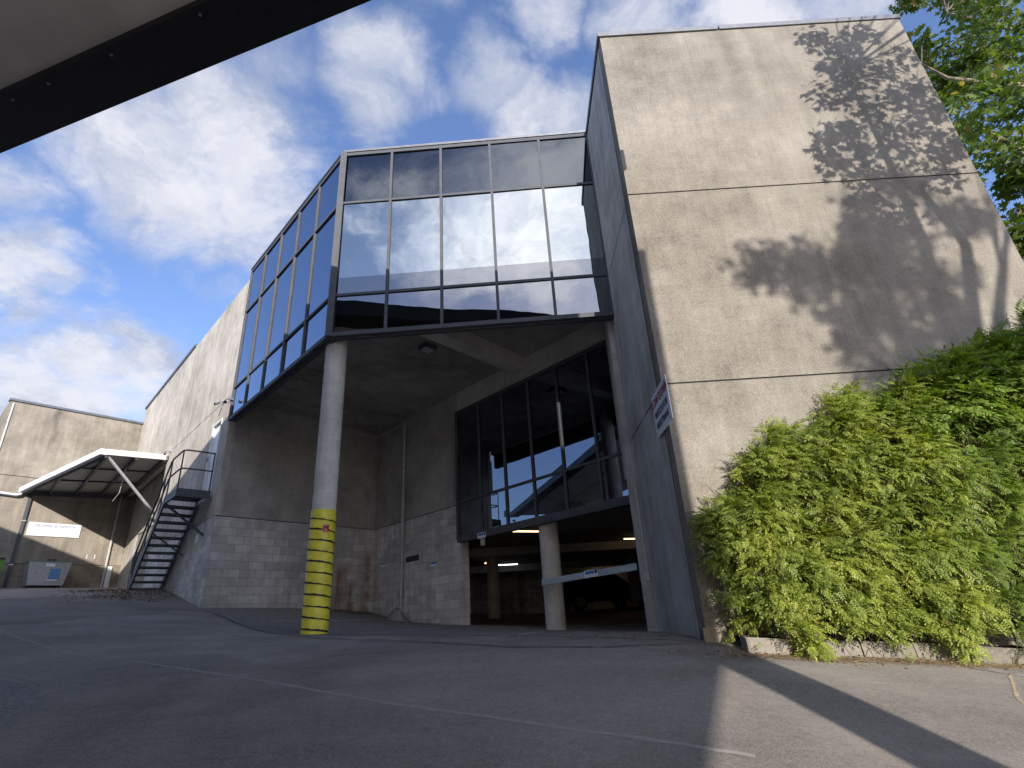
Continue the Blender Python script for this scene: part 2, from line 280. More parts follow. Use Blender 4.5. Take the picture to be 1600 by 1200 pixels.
# ------------------------------------------------------------ mesh helpers
class MB:
    def __init__(s): s.v = []; s.f = []; s.uv = []; s.mi = []
    def poly(s, pts, uvs=None, mi=0):
        i = len(s.v); s.v += [tuple(p) for p in pts]; s.f.append(list(range(i, i+len(pts)))); s.uv += (uvs or [(0, 0)]*len(pts)); s.mi.append(mi)
    def box(s, o, X, Y, Z, mi=0):
        """o corner, three edge vectors; uv in metres"""
        o, X, Y, Z = map(Vector, (o, X, Y, Z))
        if X.cross(Y).dot(Z) < 0: o = o+X; X = -X
        def q(a, b, c):
            p = [a, a+b, a+b+c, a+c]; uu = []
            for k in p:
                d = k
                hx = d.x*0.7193+d.y*0.6947 if abs(b.cross(c).z) < 1e-6*0 else 0
                uu.append((0, 0))
            s.poly(p, uu, mi)
        q(o, Y, X); q(o+Z, X, Y); q(o, X, Z); q(o+Y, Z, X); q(o, Z, Y); q(o+X, Y, Z)
    def cbox(s, c, sx, sy, sz, ax=(1, 0, 0), ay=(0, 1, 0), az=(0, 0, 1), mi=0):
        ax, ay, az = (Vector(a).normalized() for a in (ax, ay, az)); c = Vector(c)
        s.box(c-ax*sx/2-ay*sy/2-az*sz/2, ax*sx, ay*sy, az*sz, mi)
    def bar(s, a, b, w, h, up=(0, 0, 1), mi=0):
        a, b = Vector(a), Vector(b); d = (b-a); sd_ = d.cross(Vector(up)).normalized(); u2 = sd_.cross(d).normalized()
        s.box(a-sd_*w/2-u2*h/2, d, sd_*w, u2*h, mi)
    def tube(s, pts, r, n=10, cap=True, mi=0, radii=None):
        pts = [Vector(p) for p in pts]; rings = []; ref = Vector((.123, .456, .88))
        for i, p in enumerate(pts):
            d = (pts[min(i+1, len(pts)-1)]-pts[max(i-1, 0)]).normalized()
            if i == 0:
                a = d.cross(ref).normalized()
            else:
                a = (a-d*a.dot(d)).normalized()
            bb = d.cross(a); rr = radii[i] if radii else r
            b0 = len(s.v)
            for k in range(n):
                an = 2*math.pi*k/n; s.v.append(tuple(p+a*rr*math.cos(an)+bb*rr*math.sin(an)))
            rings.append(b0)
        for i in range(len(rings)-1):
            for k in range(n):
                k2 = (k+1) % n; s.f.append([rings[i]+k, rings[i]+k2, rings[i+1]+k2, rings[i+1]+k]); s.uv += [(0, 0)]*4; s.mi.append(mi)
        if cap:
            s.f.append([rings[0]+k for k in range(n)][::-1]); s.uv += [(0, 0)]*n; s.mi.append(mi)
            s.f.append([rings[-1]+k for k in range(n)]); s.uv += [(0, 0)]*n; s.mi.append(mi)
    def build(s, name, mat, parent=None, smooth=False, bevel=0):
        me = bpy.data.meshes.new(name); me.from_pydata(s.v, [], s.f)
        ul = me.uv_layers.new(name='uv'); ul.data.foreach_set('uv', np.array(s.uv, float).ravel())
        for m in (mat if isinstance(mat, (list, tuple)) else [mat]): me.materials.append(m)
        me.polygons.foreach_set('material_index', s.mi)
        if smooth: me.polygons.foreach_set('use_smooth', [True]*len(me.polygons))
        me.update()
        o = bpy.data.objects.new(name, me); COL.objects.link(o)
        if parent is not None:
            o.parent = parent; o.matrix_parent_inverse = Matrix.Translation(-Vector(parent.location)) if not parent.get('rz') else parent.matrix_world.inverted()
        if smooth:
            md = o.modifiers.new('es', 'EDGE_SPLIT'); md.split_angle = R(38)
        if bevel:
            b = o.modifiers.new('bv', 'BEVEL'); b.width = bevel; b.segments = 2; b.limit_method = 'ANGLE'
        return o
def tag(o, label=None, cat=None, group=None, kind=None):
    if label: o['label'] = label
    if cat: o['category'] = cat
    if group: o['group'] = group
    if kind: o['kind'] = kind
    return o
def empty(name, loc, label, cat, group=None):
    o = bpy.data.objects.new(name, None); COL.objects.link(o); o.location = loc; o.empty_display_size = .3
    return tag(o, label, cat, group)
def V3(p, z): return Vector((p[0], p[1], z))
def wall(mb, A, B, z0, z1, thick, inward, mi=0, u0=0.0):
    """slab whose outer face stands on A-B; inward = 2D unit vector into the building"""
    A = Vector(A[:2]); B = Vector(B[:2]); n = Vector(inward)*thick; L = (B-A).length
    fa = [V3(A, z0), V3(B, z0), V3(B, z1), V3(A, z1)]; uv = [(u0, z0), (u0+L, z0), (u0+L, z1), (u0, z1)]
    bk_ = [p+Vector((n.x, n.y, 0)) for p in fa]
    d = B-A; flip = (d.x*n.y-d.y*n.x) < 0
    def P(p, u):
        if flip: p = p[::-1]; u = u[::-1]
        mb.poly(p, u, mi)
    P(fa, uv); P([bk_[1], bk_[0], bk_[3], bk_[2]], [uv[1], uv[0], uv[3], uv[2]])
    P([fa[1], bk_[1], bk_[2], fa[2]], [(u0+L, z0), (u0+L+thick, z0), (u0+L+thick, z1), (u0+L, z1)])
    P([bk_[0], fa[0], fa[3], bk_[3]], [(u0-thick, z0), (u0, z0), (u0, z1), (u0-thick, z1)])
    P([fa[3], fa[2], bk_[2], bk_[3]], [(u0, 0), (u0+L, 0), (u0+L, thick), (u0, thick)])
    P([bk_[0], bk_[1], fa[1], fa[0]], [(u0, 0), (u0+L, 0), (u0+L, thick), (u0, thick)])

# ------------------------------------------------------------ plan
dl = Vector((-math.cos(R(46.03)), math.sin(R(46.03)))); ndl = -dl
db = Vector((math.cos(R(49.25)), math.sin(R(49.25))))
T0 = Vector((2.027, 6.936)); T1 = Vector((7.64, 6.925)); G0 = Vector((-3.487, 9.351)); G3 = Vector((2.027, 9.196))
C = Vector((-7.59, 13.70)); L = C+dl*13.345; I = C+db*4.725; E_ = I-dl*4.293; D_ = E_-dl*5.56; FLc = L-db*4.7
GL = G0+dl*5.75
inL = Vector((.7195, .6945)); inFL = Vector((-db.y, db.x)); inBack = Vector((-db.y, db.x))
ZB, ZJ, ZT, ZS = 2.86, 6.17, 10.0, 5.97

# ------------------------------------------------------------ ground
GP = [(C.x, C.y, .72), (-10.3, 16.5, 1.43), (L.x, L.y, 2.16), (-19.7, 19.96, 2.16), (-25, 30, 2.6), (-13.5, 20, 1.86), (-16, 17, 1.55), (-24, 14, 1.2),
      (G0.x, G0.y, 0.0), (-3.46, 9.75, .006), (E_.x, E_.y, .01), (I.x, I.y, .50), (D_.x, D_.y, -.28), (.53, 12.07, -.19), (T0.x, T0.y, -.325),
      (2.84, 6.4, -.47), (3.9, 6.4, -.55), (5.03, 6.4, -.67), (7.5, 6.4, -.88), (10, 8, -.9), (0, 0, -1.38), (4, 1, -1.62), (-5, 2, -1.10), (-12, 4, -.55), (-18, 2, -.7), (0, -10, -2.5), (10, -8, -2.8), (-15, -10, -2.0), (12, 0, -2.2),
      (-1.0, 18.5, .10), (3.5, 18.5, .02), (-1, 24, .17), (4.5, 24, .32), (3, 28, .35), (10, 24, .3), (-2.5, 17, .08), (8, 14, -.15), (-1.2, 8.2, -.12), (-6.5, 9, .12), (-10, 10, .55), (0, 3.5, -.78)]
gp = np.array(GP, float)
def tps(d): return np.where(d > 0, d*d*np.log(np.maximum(d, 1e-9)), 0)
_d = np.linalg.norm(gp[:, None, :2]-gp[None, :, :2], axis=2); n_ = len(gp)
_A = np.zeros((n_+3, n_+3)); _A[:n_, :n_] = tps(_d)+np.eye(n_)*.02; _P = np.c_[np.ones(n_), gp[:, :2]]; _A[:n_, n_:] = _P; _A[n_:, :n_] = _P.T
_w = np.linalg.solve(_A, np.r_[gp[:, 2], 0, 0, 0])
def gzv(x, y):
    x = np.asarray(x, float); y = np.asarray(y, float)
    xc = np.clip(x, -30, 16); yc = np.clip(y, -14, 34)
    d = np.hypot(xc[..., None]-gp[:, 0], yc[..., None]-gp[:, 1])
    return tps(d)@_w[:n_]+_w[n_]+_w[n_+1]*xc+_w[n_+2]*yc
def gz(x, y): return float(gzv(x, y))
def grid_mesh(xs, ys, off=0.0):
    X, Y = np.meshgrid(xs, ys); Z = gzv(X, Y)+off; nx, ny = len(xs), len(ys)
    v = np.c_[X.ravel(), Y.ravel(), Z.ravel()]; f = []
    for j in range(ny-1):
        for i in range(nx-1): a = j*nx+i; f.append((a, a+1, a+nx+1, a+nx))
    return v.tolist(), f
xs = np.unique(np.r_[np.linspace(-900, -40, 12), np.arange(-40, -12, 1.0), np.arange(-12, 9, .2), np.arange(9, 30, 1.0), np.linspace(30, 900, 12)])
ys = np.unique(np.r_[np.linspace(-900, -20, 12), np.arange(-20, 0, 1.0), np.arange(0, 20, .2), np.arange(20, 40, .8), np.linspace(40, 900, 12)])
v, f = grid_mesh(xs, ys); me = bpy.data.meshes.new('ground'); me.from_pydata(v, [], f); me.materials.append(M['asphalt']); me.polygons.foreach_set('use_smooth', [True]*len(f))
g_o = bpy.data.objects.new('ground', me); COL.objects.link(g_o); tag(g_o, kind='structure')

def strip(name, pts, width, mat, off=.004, step=.12, kind='structure', jag=0.0):
    """painted strip draped on the ground along a polyline of (x, y)"""
    P = [Vector(p) for p in pts]; out = []
    for a, b in zip(P[:-1], P[1:]):
        k = max(1, int((b-a).length/step))
        for i in range(k): out.append(a.lerp(b, i/k))
    out.append(P[-1]); mb = MB(); prev = None
    for i, p in enumerate(out):
        d = (out[min(i+1, len(out)-1)]-out[max(i-1, 0)]).normalized(); n = Vector((-d.y, d.x))
        w = [width/2*(1+jag*random.uniform(-1, 1)) for _ in (0, 1)]
        q = (p-n*w[0], p+n*w[1]); q = [Vector((k.x, k.y, gz(k.x, k.y)+off)) for k in q]
        if prev: mb.poly([prev[0], q[0], q[1], prev[1]])
        prev = q
    o = mb.build(name, mat); tag(o, kind=kind); return o
def patch(name, poly, mat, off=.004, n=40):
    """flat sheet draped on the ground inside a convex-ish polygon"""
    P = [Vector(p) for p in poly]; xs_ = [p.x for p in P]; ys_ = [p.y for p in P]; mb = MB(); st = max(max(xs_)-min(xs_), max(ys_)-min(ys_))/n
    cx = sum(xs_)/len(P); cy = sum(ys_)/len(P); c = Vector((cx, cy)); rings = 14; m_ = []
    edge = []
    for a, b in zip(P, P[1:]+P[:1]):
        k = max(2, int((b-a).length/.15))
        for i in range(k): edge.append(a.lerp(b, i/k))
    for r in range(rings+1):
        m_.append([c.lerp(e, r/rings) for e in edge])
    for r in range(rings):
        for i in range(len(edge)):
            j = (i+1) % len(edge); q = [m_[r][i], m_[r+1][i], m_[r+1][j], m_[r][j]]
            if r == 0: q = q[1:]
            mb.poly([Vector((k.x, k.y, gz(k.x, k.y)+off)) for k in q])
    o = mb.build(name, mat); tag(o, kind='structure'); return o

M['dirt0'] = simple('dry_needles', (.36, .28, .18), .95, noise=.5, nscale=30)
def hit(u, v, it=60):
    """where the line of sight of a photograph pixel meets the ground (to take positions off the photograph)"""
    r = ray(u, v); lo = 1.0; z = None; t = 1.5
    prev = r.z*t-gz(r.x*t, r.y*t)
    while t < 60:
        t2 = t+.1; cur = r.z*t2-gz(r.x*t2, r.y*t2)
        if prev > 0 >= cur:
            for _ in range(12):
                tm = (t+t2)/2
                if r.z*tm-gz(r.x*tm, r.y*tm) > 0: t = tm
                else: t2 = tm
            return (r.x*t2, r.y*t2)
        prev = cur; t = t2
    return None
def lpts(px):
    return [p for p in (hit(*q) for q in px) if p]

curve = lpts([(0, 985), (40, 1000), (75, 1011), (120, 1022), (215, 1034), (300, 1047), (425, 1066), (500, 1080), (600, 1098), (700, 1112), (800, 1125), (900, 1141), (1000, 1153), (1120, 1172), (1180, 1181)])
strip('kerbside_marking', curve, .045, M['worn'], .0015, .1, jag=.35)
# the apron: different surfacing under the glazed bay
patch('apron_surface', [(C.x+.1, C.y-.15), (-5.6, 11.6), (-3.75, 9.5), (-1.2, 8.5), (1.9, 6.95), (2.0, 9.3), (D_.x, D_.y), (E_.x, E_.y), (I.x, I.y)], M['apron'], .004)
for k, px in enumerate([[(425, 970), (470, 971), (540, 970), (606, 968)], [(560, 991), (620, 987), (692, 981)], [(775, 996), (795, 994)], [(808, 994), (849, 988)], [(905, 984), (960, 979), (1020, 973)]]):
    q = lpts(px)
    if len(q) >= 2: strip('bay_marking', q, .08, M['line'], .009, .1, jag=.1)
M['tar'] = simple('tar_seal', (.05, .05, .055), .55, noise=.2)
M['oldasphalt'] = simple('old_asphalt', (.17, .155, .145), .9, noise=.45, nscale=30, bump=.6)
strip('asphalt_seam', lpts([(0, 1108), (60, 1100), (70, 1085), (62, 1068), (30, 1060), (0, 1056)]), .016, M['tar'], .002, .06, jag=.6)
strip('asphalt_seam', lpts([(320, 953), (345, 962), (362, 971), (400, 985), (452, 993), (500, 998), (640, 1003), (800, 1012), (950, 1012), (1090, 1006)]), .03, M['tar'], .0105, .06, jag=.7)
0 and strip('asphalt_seam', lpts([(800, 1092), (900, 1105), (1000, 1114), (1115, 1126), (1240, 1132), (1330, 1140)]), .012, M['tar'], .002, .05, jag=.7)
strip('asphalt_seam', lpts([(1575, 1045), (1582, 1065), (1590, 1090), (1600, 1100)]), .022, M['dirt0'], .003, .02, jag=.9)
patch('trench_patch', lpts([(0, 1062), (60, 1068), (66, 1100), (0, 1135)]), M['oldasphalt'], .001)
patch('road_patch', [(4.9, 5.3), (4.15, 6.0), (5.6, 6.1), (8, 5.8), (8, 3.0), (5.8, 3.6)], M['apron'], .004)

# ------------------------------------------------------------ main building
bld = empty('warehouse_building', V3(C, .7), 'large grey concrete building with glazed upper bay, square tower and basement car park', 'building')
def band(A, B, inward, z0, z1, mat, name='wall_panel', thick=.18, u0=0, parent=bld):
    mb = MB(); wall(mb, A, B, z0, z1, thick, inward, 0, u0); return mb.build(name, mat, parent)
# tower front and side
Y1 = Vector((0, 1)); X1 = Vector((1, 0))
for z0, z1 in ((-2.2, ZB-.012), (ZB+.012, ZJ-.012), (ZJ+.012, ZT-.06)):
    band(T0+Vector((.012, 0)), T1, Y1, z0, z1, M['tower'])
    if z0 > 0: band(T0+Vector((0, .195)), T0+Vector((0, 15)), X1, z0-.04, z1-.04, M['side'])
    else:
        band(T0+Vector((0, .195)), T0+Vector((0, 2.74)), X1, z0, z1-.04, M['side']); band(T0+Vector((0, 2.745)), T0+Vector((0, 15)), X1, 2.36, z1-.04, M['side'])
        band(T0+Vector((.18, 2.75)), T0+Vector((9, 3.2)), -Y1, z0, z1-.04, M['side'])
    band(T1, T1+Vector((0, 16)), -X1, z0, z1, M['tower'], u0=9) if z0 > 9 else None
mb = MB(); wall(mb, T0+Vector((.04, .02)), T1-Vector((.02, -.02)), -2, ZT-.1, .12, Y1); wall(mb, T0+Vector((.02, .3)), T0+Vector((.02, 2.7)), -2, ZT-.15, .12, X1); wall(mb, T0+Vector((.02, 2.71)), T0+Vector((.02, 15)), 2.5, ZT-.15, .12, X1)
mb.build('joint_backing', M['dark'], bld)
mb = MB(); wall(mb, T1+Vector((0, .2)), T1+Vector((0, 16)), -2.2, ZT-.06, .2, -X1, 0, 9); mb.build('wall_panel', M['tower'], bld)
# corner fillet strip between front and side faces
mb = MB(); mb.box(V3(T0, -.8)+Vector((-.012, .182, 0)), (.012, 0, 0), (0, .02, 0), (0, 0, ZT+.7)); mb.build('corner_trim', M['framelight'], bld)
mb = MB()
mb.box(V3(T0, ZT-.06)+Vector((-.03, -.035, 0)), (2.24, 0, 0), (0, .3, 0), (0, 0, .10))
mb.box(V3(T0, ZT-.06)+Vector((2.25, -.035, 0)), (5.613-2.22, 0, 0), (0, .3, 0), (0, 0, .10))
mb.box(V3(T0, ZT-.06)+Vector((-.03, .265, 0)), (.26, 0, 0), (0, 14.8, 0), (0, 0, .10))
mb.box(V3(T1, ZT-.06)+Vector((-.23, .265, 0)), (.26, 0, 0), (0, 15.8, 0), (0, 0, .10))
mb.build('parapet_cap', M['cap'], bld)
mb = MB(); mb.box(V3(T0, -.9)+Vector((-.10, 2.5, 0)), (.10, 0, 0), (0, .26, 0), (0, 0, ZS+.9)); mb.build('jamb', M['beam'], bld)
mb = MB(); mb.box((T0.x-.03, T0.y-.03, -.9), (.16, 0, 0), (0, .03, 0), (0, 0, 0.72)); mb.build('plinth', M['lowfar'], bld)

# left wall (with the stair, door, roller door)
def lw(s, out=0.0): p = C+dl*s-inL*out; return p
sD0, sD1 = .66, 1.46
for a, b in ((0, 6.75),):
    mb = MB(); wall(mb, lw(a), lw(b), -.3, ZB-.012, .2, inL, 0, -10.0+a); mb.build('block_wall', M['block'], bld)
for a, b, z0, z1 in ((0, sD0, ZB+.012, ZJ-.012), (sD0, sD1, 5.66, ZJ-.012), (sD0, sD1, ZB+.012, 3.53), (sD1, 6.75, ZB+.012, ZJ-.012), (6.75, 13.345, 5.9, ZJ-.012), (0, 5.9, ZJ+.012, ZT-.06), (5.9, 13.345, ZJ+.012, ZT-.06)):
    band(lw(a), lw(b), inL, z0, z1, M['leftwall'], u0=a)
mb = MB(); wall(mb, lw(0.02, -.03), lw(6.7, -.03), -.2, 3.5, .12, inL); wall(mb, lw(.02, -.03), lw(.6, -.03), 3.5, 9.9, .12, inL); wall(mb, lw(1.5, -.03), lw(13.3, -.03), 5.95, 9.9, .12, inL)
mb.build('joint_backing', M['dark'], bld)
# set-back wall under the canopy and the roller shutter
mb = MB(); wall(mb, lw(6.75, -.32), lw(13.345, -.32), 4.02, 6.6, .2, inL, 0, 6.75); wall(mb, lw(11.2, -.32), lw(13.345, -.32), 1, 4.0, .2, inL, 0, 11.2); wall(mb, lw(6.75, -.18), lw(6.75, -.5), .9, 6.4, .15, -dl, 0, 0); mb.build('wall_panel', M['leftwall'], bld)
mb = MB()
for k in range(36):
    z = .9+k*.086; a = lw(6.8, -.36); b = lw(11.2, -.36); c = Vector((inL.x, inL.y, 0))
    mb.poly([V3(a, z), V3(a, z+.043)+c*-.028, V3(b, z+.043)+c*-.028, V3(b, z)][::-1]); mb.poly([V3(a, z+.043)+c*-.028, V3(a, z+.086), V3(b, z+.086), V3(b, z+.043)+c*-.028][::-1])
rs = mb.build('roller_shutter', simple('shutter_paint', (.36, .345, .31), .5, .1, noise=.12, nscale=6), bld)
mb = MB()
for s in (6.78, 11.2): mb = MB(); p = lw(s, -.3); mb.box(V3(p, .9), (dl.x*.09, dl.y*.09, 0), (inL.x*.06, inL.y*.06, 0), (0, 0, 3.1)); mb.build('guide_rail', M['pipe'], rs)
# white door
mb = MB(); a = lw(sD0+.05, -.05); mb.box(V3(a, 3.55), dl.to_3d()*(sD1-sD0-.1), inL.to_3d()*.05, (0, 0, 2.04)); dr = mb.build('door', M['white'], bld)
mb = MB(); a = lw(sD0, .02)
mb.box(V3(a, 3.55), dl.to_3d()*.05, inL.to_3d()*.1, (0, 0, 2.1)); mb.box(V3(lw(sD1-.05, .02), 3.55), dl.to_3d()*.05, inL.to_3d()*.1, (0, 0, 2.1)); mb.box(V3(lw(sD0+.05, .02), 5.59), dl.to_3d()*(sD1-sD0-.1), inL.to_3d()*.1, (0, 0, .06))
mb.build('frame', M['offwhite'], dr)
mb = MB(); p = lw(sD1-.16, .06); mb.cbox(V3(p, 4.6), .03, .05, .14, dl.to_3d(), inL.to_3d()); p2 = lw(sD1-.22, .09); mb.cbox(V3(p2, 4.62), .13, .02, .02, dl.to_3d(), inL.to_3d()); mb.build('handle', M['bolt'], dr)
# parapet cap on the left wall
mb = MB(); mb.bar(V3(lw(5.6, -.08), ZT-.01), V3(lw(13.4, -.08), ZT-.01), .26, .10); mb.build('parapet_cap', M['cap'], bld)
# recess walls
mb = MB(); wall(mb, C+db*.2*0, I, -.3, ZB-.012, .2, inBack, 0, 0); mb.build('block_wall', M['block'], bld)
band(C+db*.012, I, inBack, ZB+.012, ZS, M['recess'])
mb = MB(); mb.box(V3(C, ZB-.2)-dl.to_3d()*.001+Vector((0, 0, 0)), db.to_3d()*.02, inBack.to_3d()*.02, (0, 0, .01)); 
mb2 = MB(); wall(mb2, I+db*.0, E_, -.3, ZB-.012, .27, db, 0, 20); mb2.build('block_wall', M['block'], bld)
band(I, E_, db, ZB+.012, ZS, M['recess'], thick=.27, u0=7)
mb = MB(); wall(mb, C+inBack*.03+db*.1, I+inBack*.03, 0, 5.9, .1, inBack); wall(mb, I+db*.03, E_+db*.03+dl*.05, -.2, 5.9, .1, db); mb.build('joint_backing', M['dark'], bld)
mb = MB(); mb.cbox(V3(I+db*.2+inBack*.15, 2.8), .3, .3, 6.3); mb.build('corner_plug', M['recess'], bld)  # hidden plug added to stop sky light leaking through the corner
# light vertical trim at the corner C
mb = MB(); mb.box(V3(C, ZB)-inL.to_3d()*.012, dl.to_3d()*.03, inL.to_3d()*.012, (0, 0, ZS-ZB-.2)); mb.build('corner_trim', M['beam'], bld)
# soffit slab and beams
mb = MB(); G0i = G0+Vector((.08, .16)); G3i = G3+Vector((-.003, .12)); GLi = GL+inL*.15
sf = [GLi, G0i, G3i, Vector((2.02, 10.6)), D_+db*.3, E_+db*.3, I+db*.3, C+db*.0+inBack*.3]
top = [V3(p, ZS+.3) for p in sf]; bot = [V3(p, ZS) for p in sf]
mb.poly(bot[::-1]); mb.poly(top)
for i in range(len(sf)): j = (i+1) % len(sf); mb.poly([bot[i], bot[j], top[j], top[i]])
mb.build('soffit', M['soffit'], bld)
mb = MB()
b0 = G0+Vector((1.45, .35)); mb.bar(V3(b0, 5.80), V3(b0+db*3.9, 5.80), .36, .335)
mb.build('beam', M['beam'], bld)
mb = MB()
for k in range(1, 8):
    a = G0i.lerp(GLi, k/8.0)+inL*.1; mb.bar(V3(a, 5.965), V3(a+db*(4.2), 5.965), .05, .03)
mb.build('soffit_rib', M['soffit'], bld)
mb = MB(); wall(mb, E_+dl*.02-db*.02, E_-dl*3.66-db*.02, 5.37, ZS, .25, db, 0, 3); wall(mb, E_-dl*3.675-db*.02, D_-db*.02+db*0, 5.37, ZS, .25, db, 0, 8); mb.build('lintel', M['beam'], bld)
# flat roof and floor slab over the car park
mb = MB(); rp = [GL+inL*.3, G0+Vector((.3, .3)), G3+Vector((.1, .3)), T0+Vector((.3, .3)), T1+Vector((-.3, .3)), Vector((7.5, 22)), Vector((7.5, 36)), Vector((-9, 36)), L+inL*.3]
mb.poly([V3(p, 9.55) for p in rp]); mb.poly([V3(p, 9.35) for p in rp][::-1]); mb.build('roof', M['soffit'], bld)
mb = MB()
for q in ([E_+db*.3, D_+db*.02, Vector((2.2, 10.4)), Vector((9.5, 10.4)), Vector((12, 32)), Vector((-4.6, 32)), I+db*.3],):
    mb.poly([V3(p, 2.62) for p in q]); mb.poly([V3(p, 2.32) for p in q][::-1])
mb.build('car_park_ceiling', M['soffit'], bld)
mb = MB(); wall(mb, I+db*.2, Vector((-4.4, 30)), -.5, 2.7, .2, -X1, 0, 0); wall(mb, Vector((-4.6, 27.3)), Vector((13, 28.5)), -.5, 2.7, .2, Y1, 0, 0); wall(mb, Vector((9, 10)), Vector((12.5, 30)), -1.5, 2.7, .2, X1, 0, 0)
mb.build('car_park_wall', M['block'], bld)
mb = MB(); mb.bar((-4.3, 19, 2.19), (11, 20, 2.19), .4, .26); mb.bar((-4.3, 25.4, 2.19), (11, 25.9, 2.19), .4, .26); mb.build('beam', M['beam'], bld)

# ---- curtain walls
def curtain(A, B, zs, nb, mats, outw, depth=.09, name='curtain_wall', mat=None, fw_=.055, rows_split=None, endpost=True, us=None):
    """A->B bays; zs heights bottom to top; mats glass per row. frame is the part, each pane its sub-part"""
    A = Vector(A); B = Vector(B); d = (B-A).normalized(); Ln = (B-A).length; o3 = Vector((outw[0], outw[1], 0)); fr = MB(); d3 = d.to_3d()
    us = us or [Ln*k/nb for k in range(nb+1)]
    for k, u in enumerate(us):
        w = fw_*(1.25 if k in (0, nb) else 1)
        p = A+d*(u-w/2); fr.box(V3(p, zs[0])+o3*.035, d3*w, -o3*depth, (0, 0, zs[-1]-zs[0]))
    for r, z in enumerate(zs):
        h = fw_ if 0 < r < len(zs)-1 else .09
        z0 = z-h/2 if 0 < r < len(zs)-1 else (z if r == 0 else z-h)
        for k in range(nb):
            a = A+d*(us[k]+fw_/2+.001); wd = us[k+1]-us[k]-fw_-.002
            fr.box(V3(a, z0)+o3*.03, d3*wd, -o3*(depth-.01), (0, 0, h))
    f_o = fr.build(name, M['frame'], bld)
    for r in range(len(zs)-1):
        for k in range(nb):
            pb = MB(); a = A+d*(us[k]+.01); wd = us[k+1]-us[k]-.02; tilt = random.uniform(-.006, .006); tl2 = random.uniform(-.004, .004)
            def quad(z0, z1, mi):
                p0 = V3(a, z0)+o3*(tl2*0); p1 = V3(a+d*wd, z0)+o3*(tilt*wd); H = z1-z0
                q = [p0, p1, p1+Vector((0, 0, H))+o3*tl2*H, p0+Vector((0, 0, H))+o3*tl2*H]
                nn = (q[1]-q[0]).cross(q[3]-q[0])
                if nn.dot(o3) < 0: q = q[::-1]
                pb.poly(q, None, mi)
            mt = mats[r]
            if isinstance(mt, tuple):
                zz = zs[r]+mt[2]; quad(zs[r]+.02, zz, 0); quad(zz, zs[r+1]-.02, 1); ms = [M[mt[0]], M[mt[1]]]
            else: quad(zs[r]+.02, zs[r+1]-.02, 0); ms = [M[mt]]
            pb.build('pane', ms, f_o)
    return f_o
outF = Vector((-.028, -1)).normalized()
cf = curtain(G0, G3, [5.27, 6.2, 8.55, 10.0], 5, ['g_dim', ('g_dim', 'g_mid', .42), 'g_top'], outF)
cl = curtain(G0+dl*.02, GL, [5.27, 6.2, 8.55, 10.0], 5, ['g_left', 'g_left', 'g_left'], -inL, us=[0, 1.2, 2.34, 3.48, 4.6, 5.7])
cd = curtain(E_-db*.09-dl*.02, D_-db*.09, [1.97, 2.88, 5.36], 6, ['g_dark', 'g_dark'], -db, us=[0, .93, 1.86, 2.78, 3.70, 4.63, 5.54])
mb = MB(); mb.cbox(V3(G0+Vector((0.0, -.01)), 7.635), .13, .13, 4.74, (1, .2, 0), (-.2, 1, 0)); mb.build('corner_post', M['frame'], bld)
# glazing head flashing, base skirt and its inner face
mb = MB(); mb.bar(V3(G0+Vector((0, .1)), 10.03), V3(G3+Vector((0, .1)), 10.03), .3, .06); mb.bar(V3(G0+inL*.1, 10.032), V3(GL+inL*.1, 10.032), .3, .06)
mb.build('parapet_cap', M['cap'], bld)
mb = MB(); q0 = G0+Vector((.05, .07)); mb.box(V3(q0, 5.25), V3(G3+Vector((-.01, .065)), 0)-V3(q0, 0), (0, .09, 0), (0, 0, .72))
q1 = G0+inL*.07+dl*.02; mb.box(V3(q1, 5.25), (dl*5.7).to_3d(), (inL*.1).to_3d(), (0, 0, .72)); mb.build('skirt', M['frame'], bld)
mb = MB(); mb.bar(V3(G0+inL*.20+dl*.1, 5.86), V3(GL+inL*.2, 5.86), .18, .22); mb.build('edge_beam', M['beam'], bld)
# backing behind the glass so nothing shines through
mb = MB(); wall(mb, G0+Vector((.1, .2)), G3+Vector((0, .2)), 6.0, 9.5, .02, Y1); wall(mb, G0+inL*.2, GL+inL*.2, 6.0, 9.5, .02, inL); wall(mb, E_+db*.02, D_+db*.02, 2.3, 5.4, .02, db)
mb.build('glass_backing', M['dark'], bld)
# opening trim under the dark glazing
mb = MB(); mb.bar(V3(E_-db*.05-dl*.02, 1.93), V3(D_-db*.05, 1.93), .16, .07); mb.build('sill', M['frame'], bld)
mb = MB(); a = E_-dl*.3; mb.cbox((-.93, 13.55, 1.80), .1, .08, .16); mb.build('sensor_box', M['pipe'], bld)

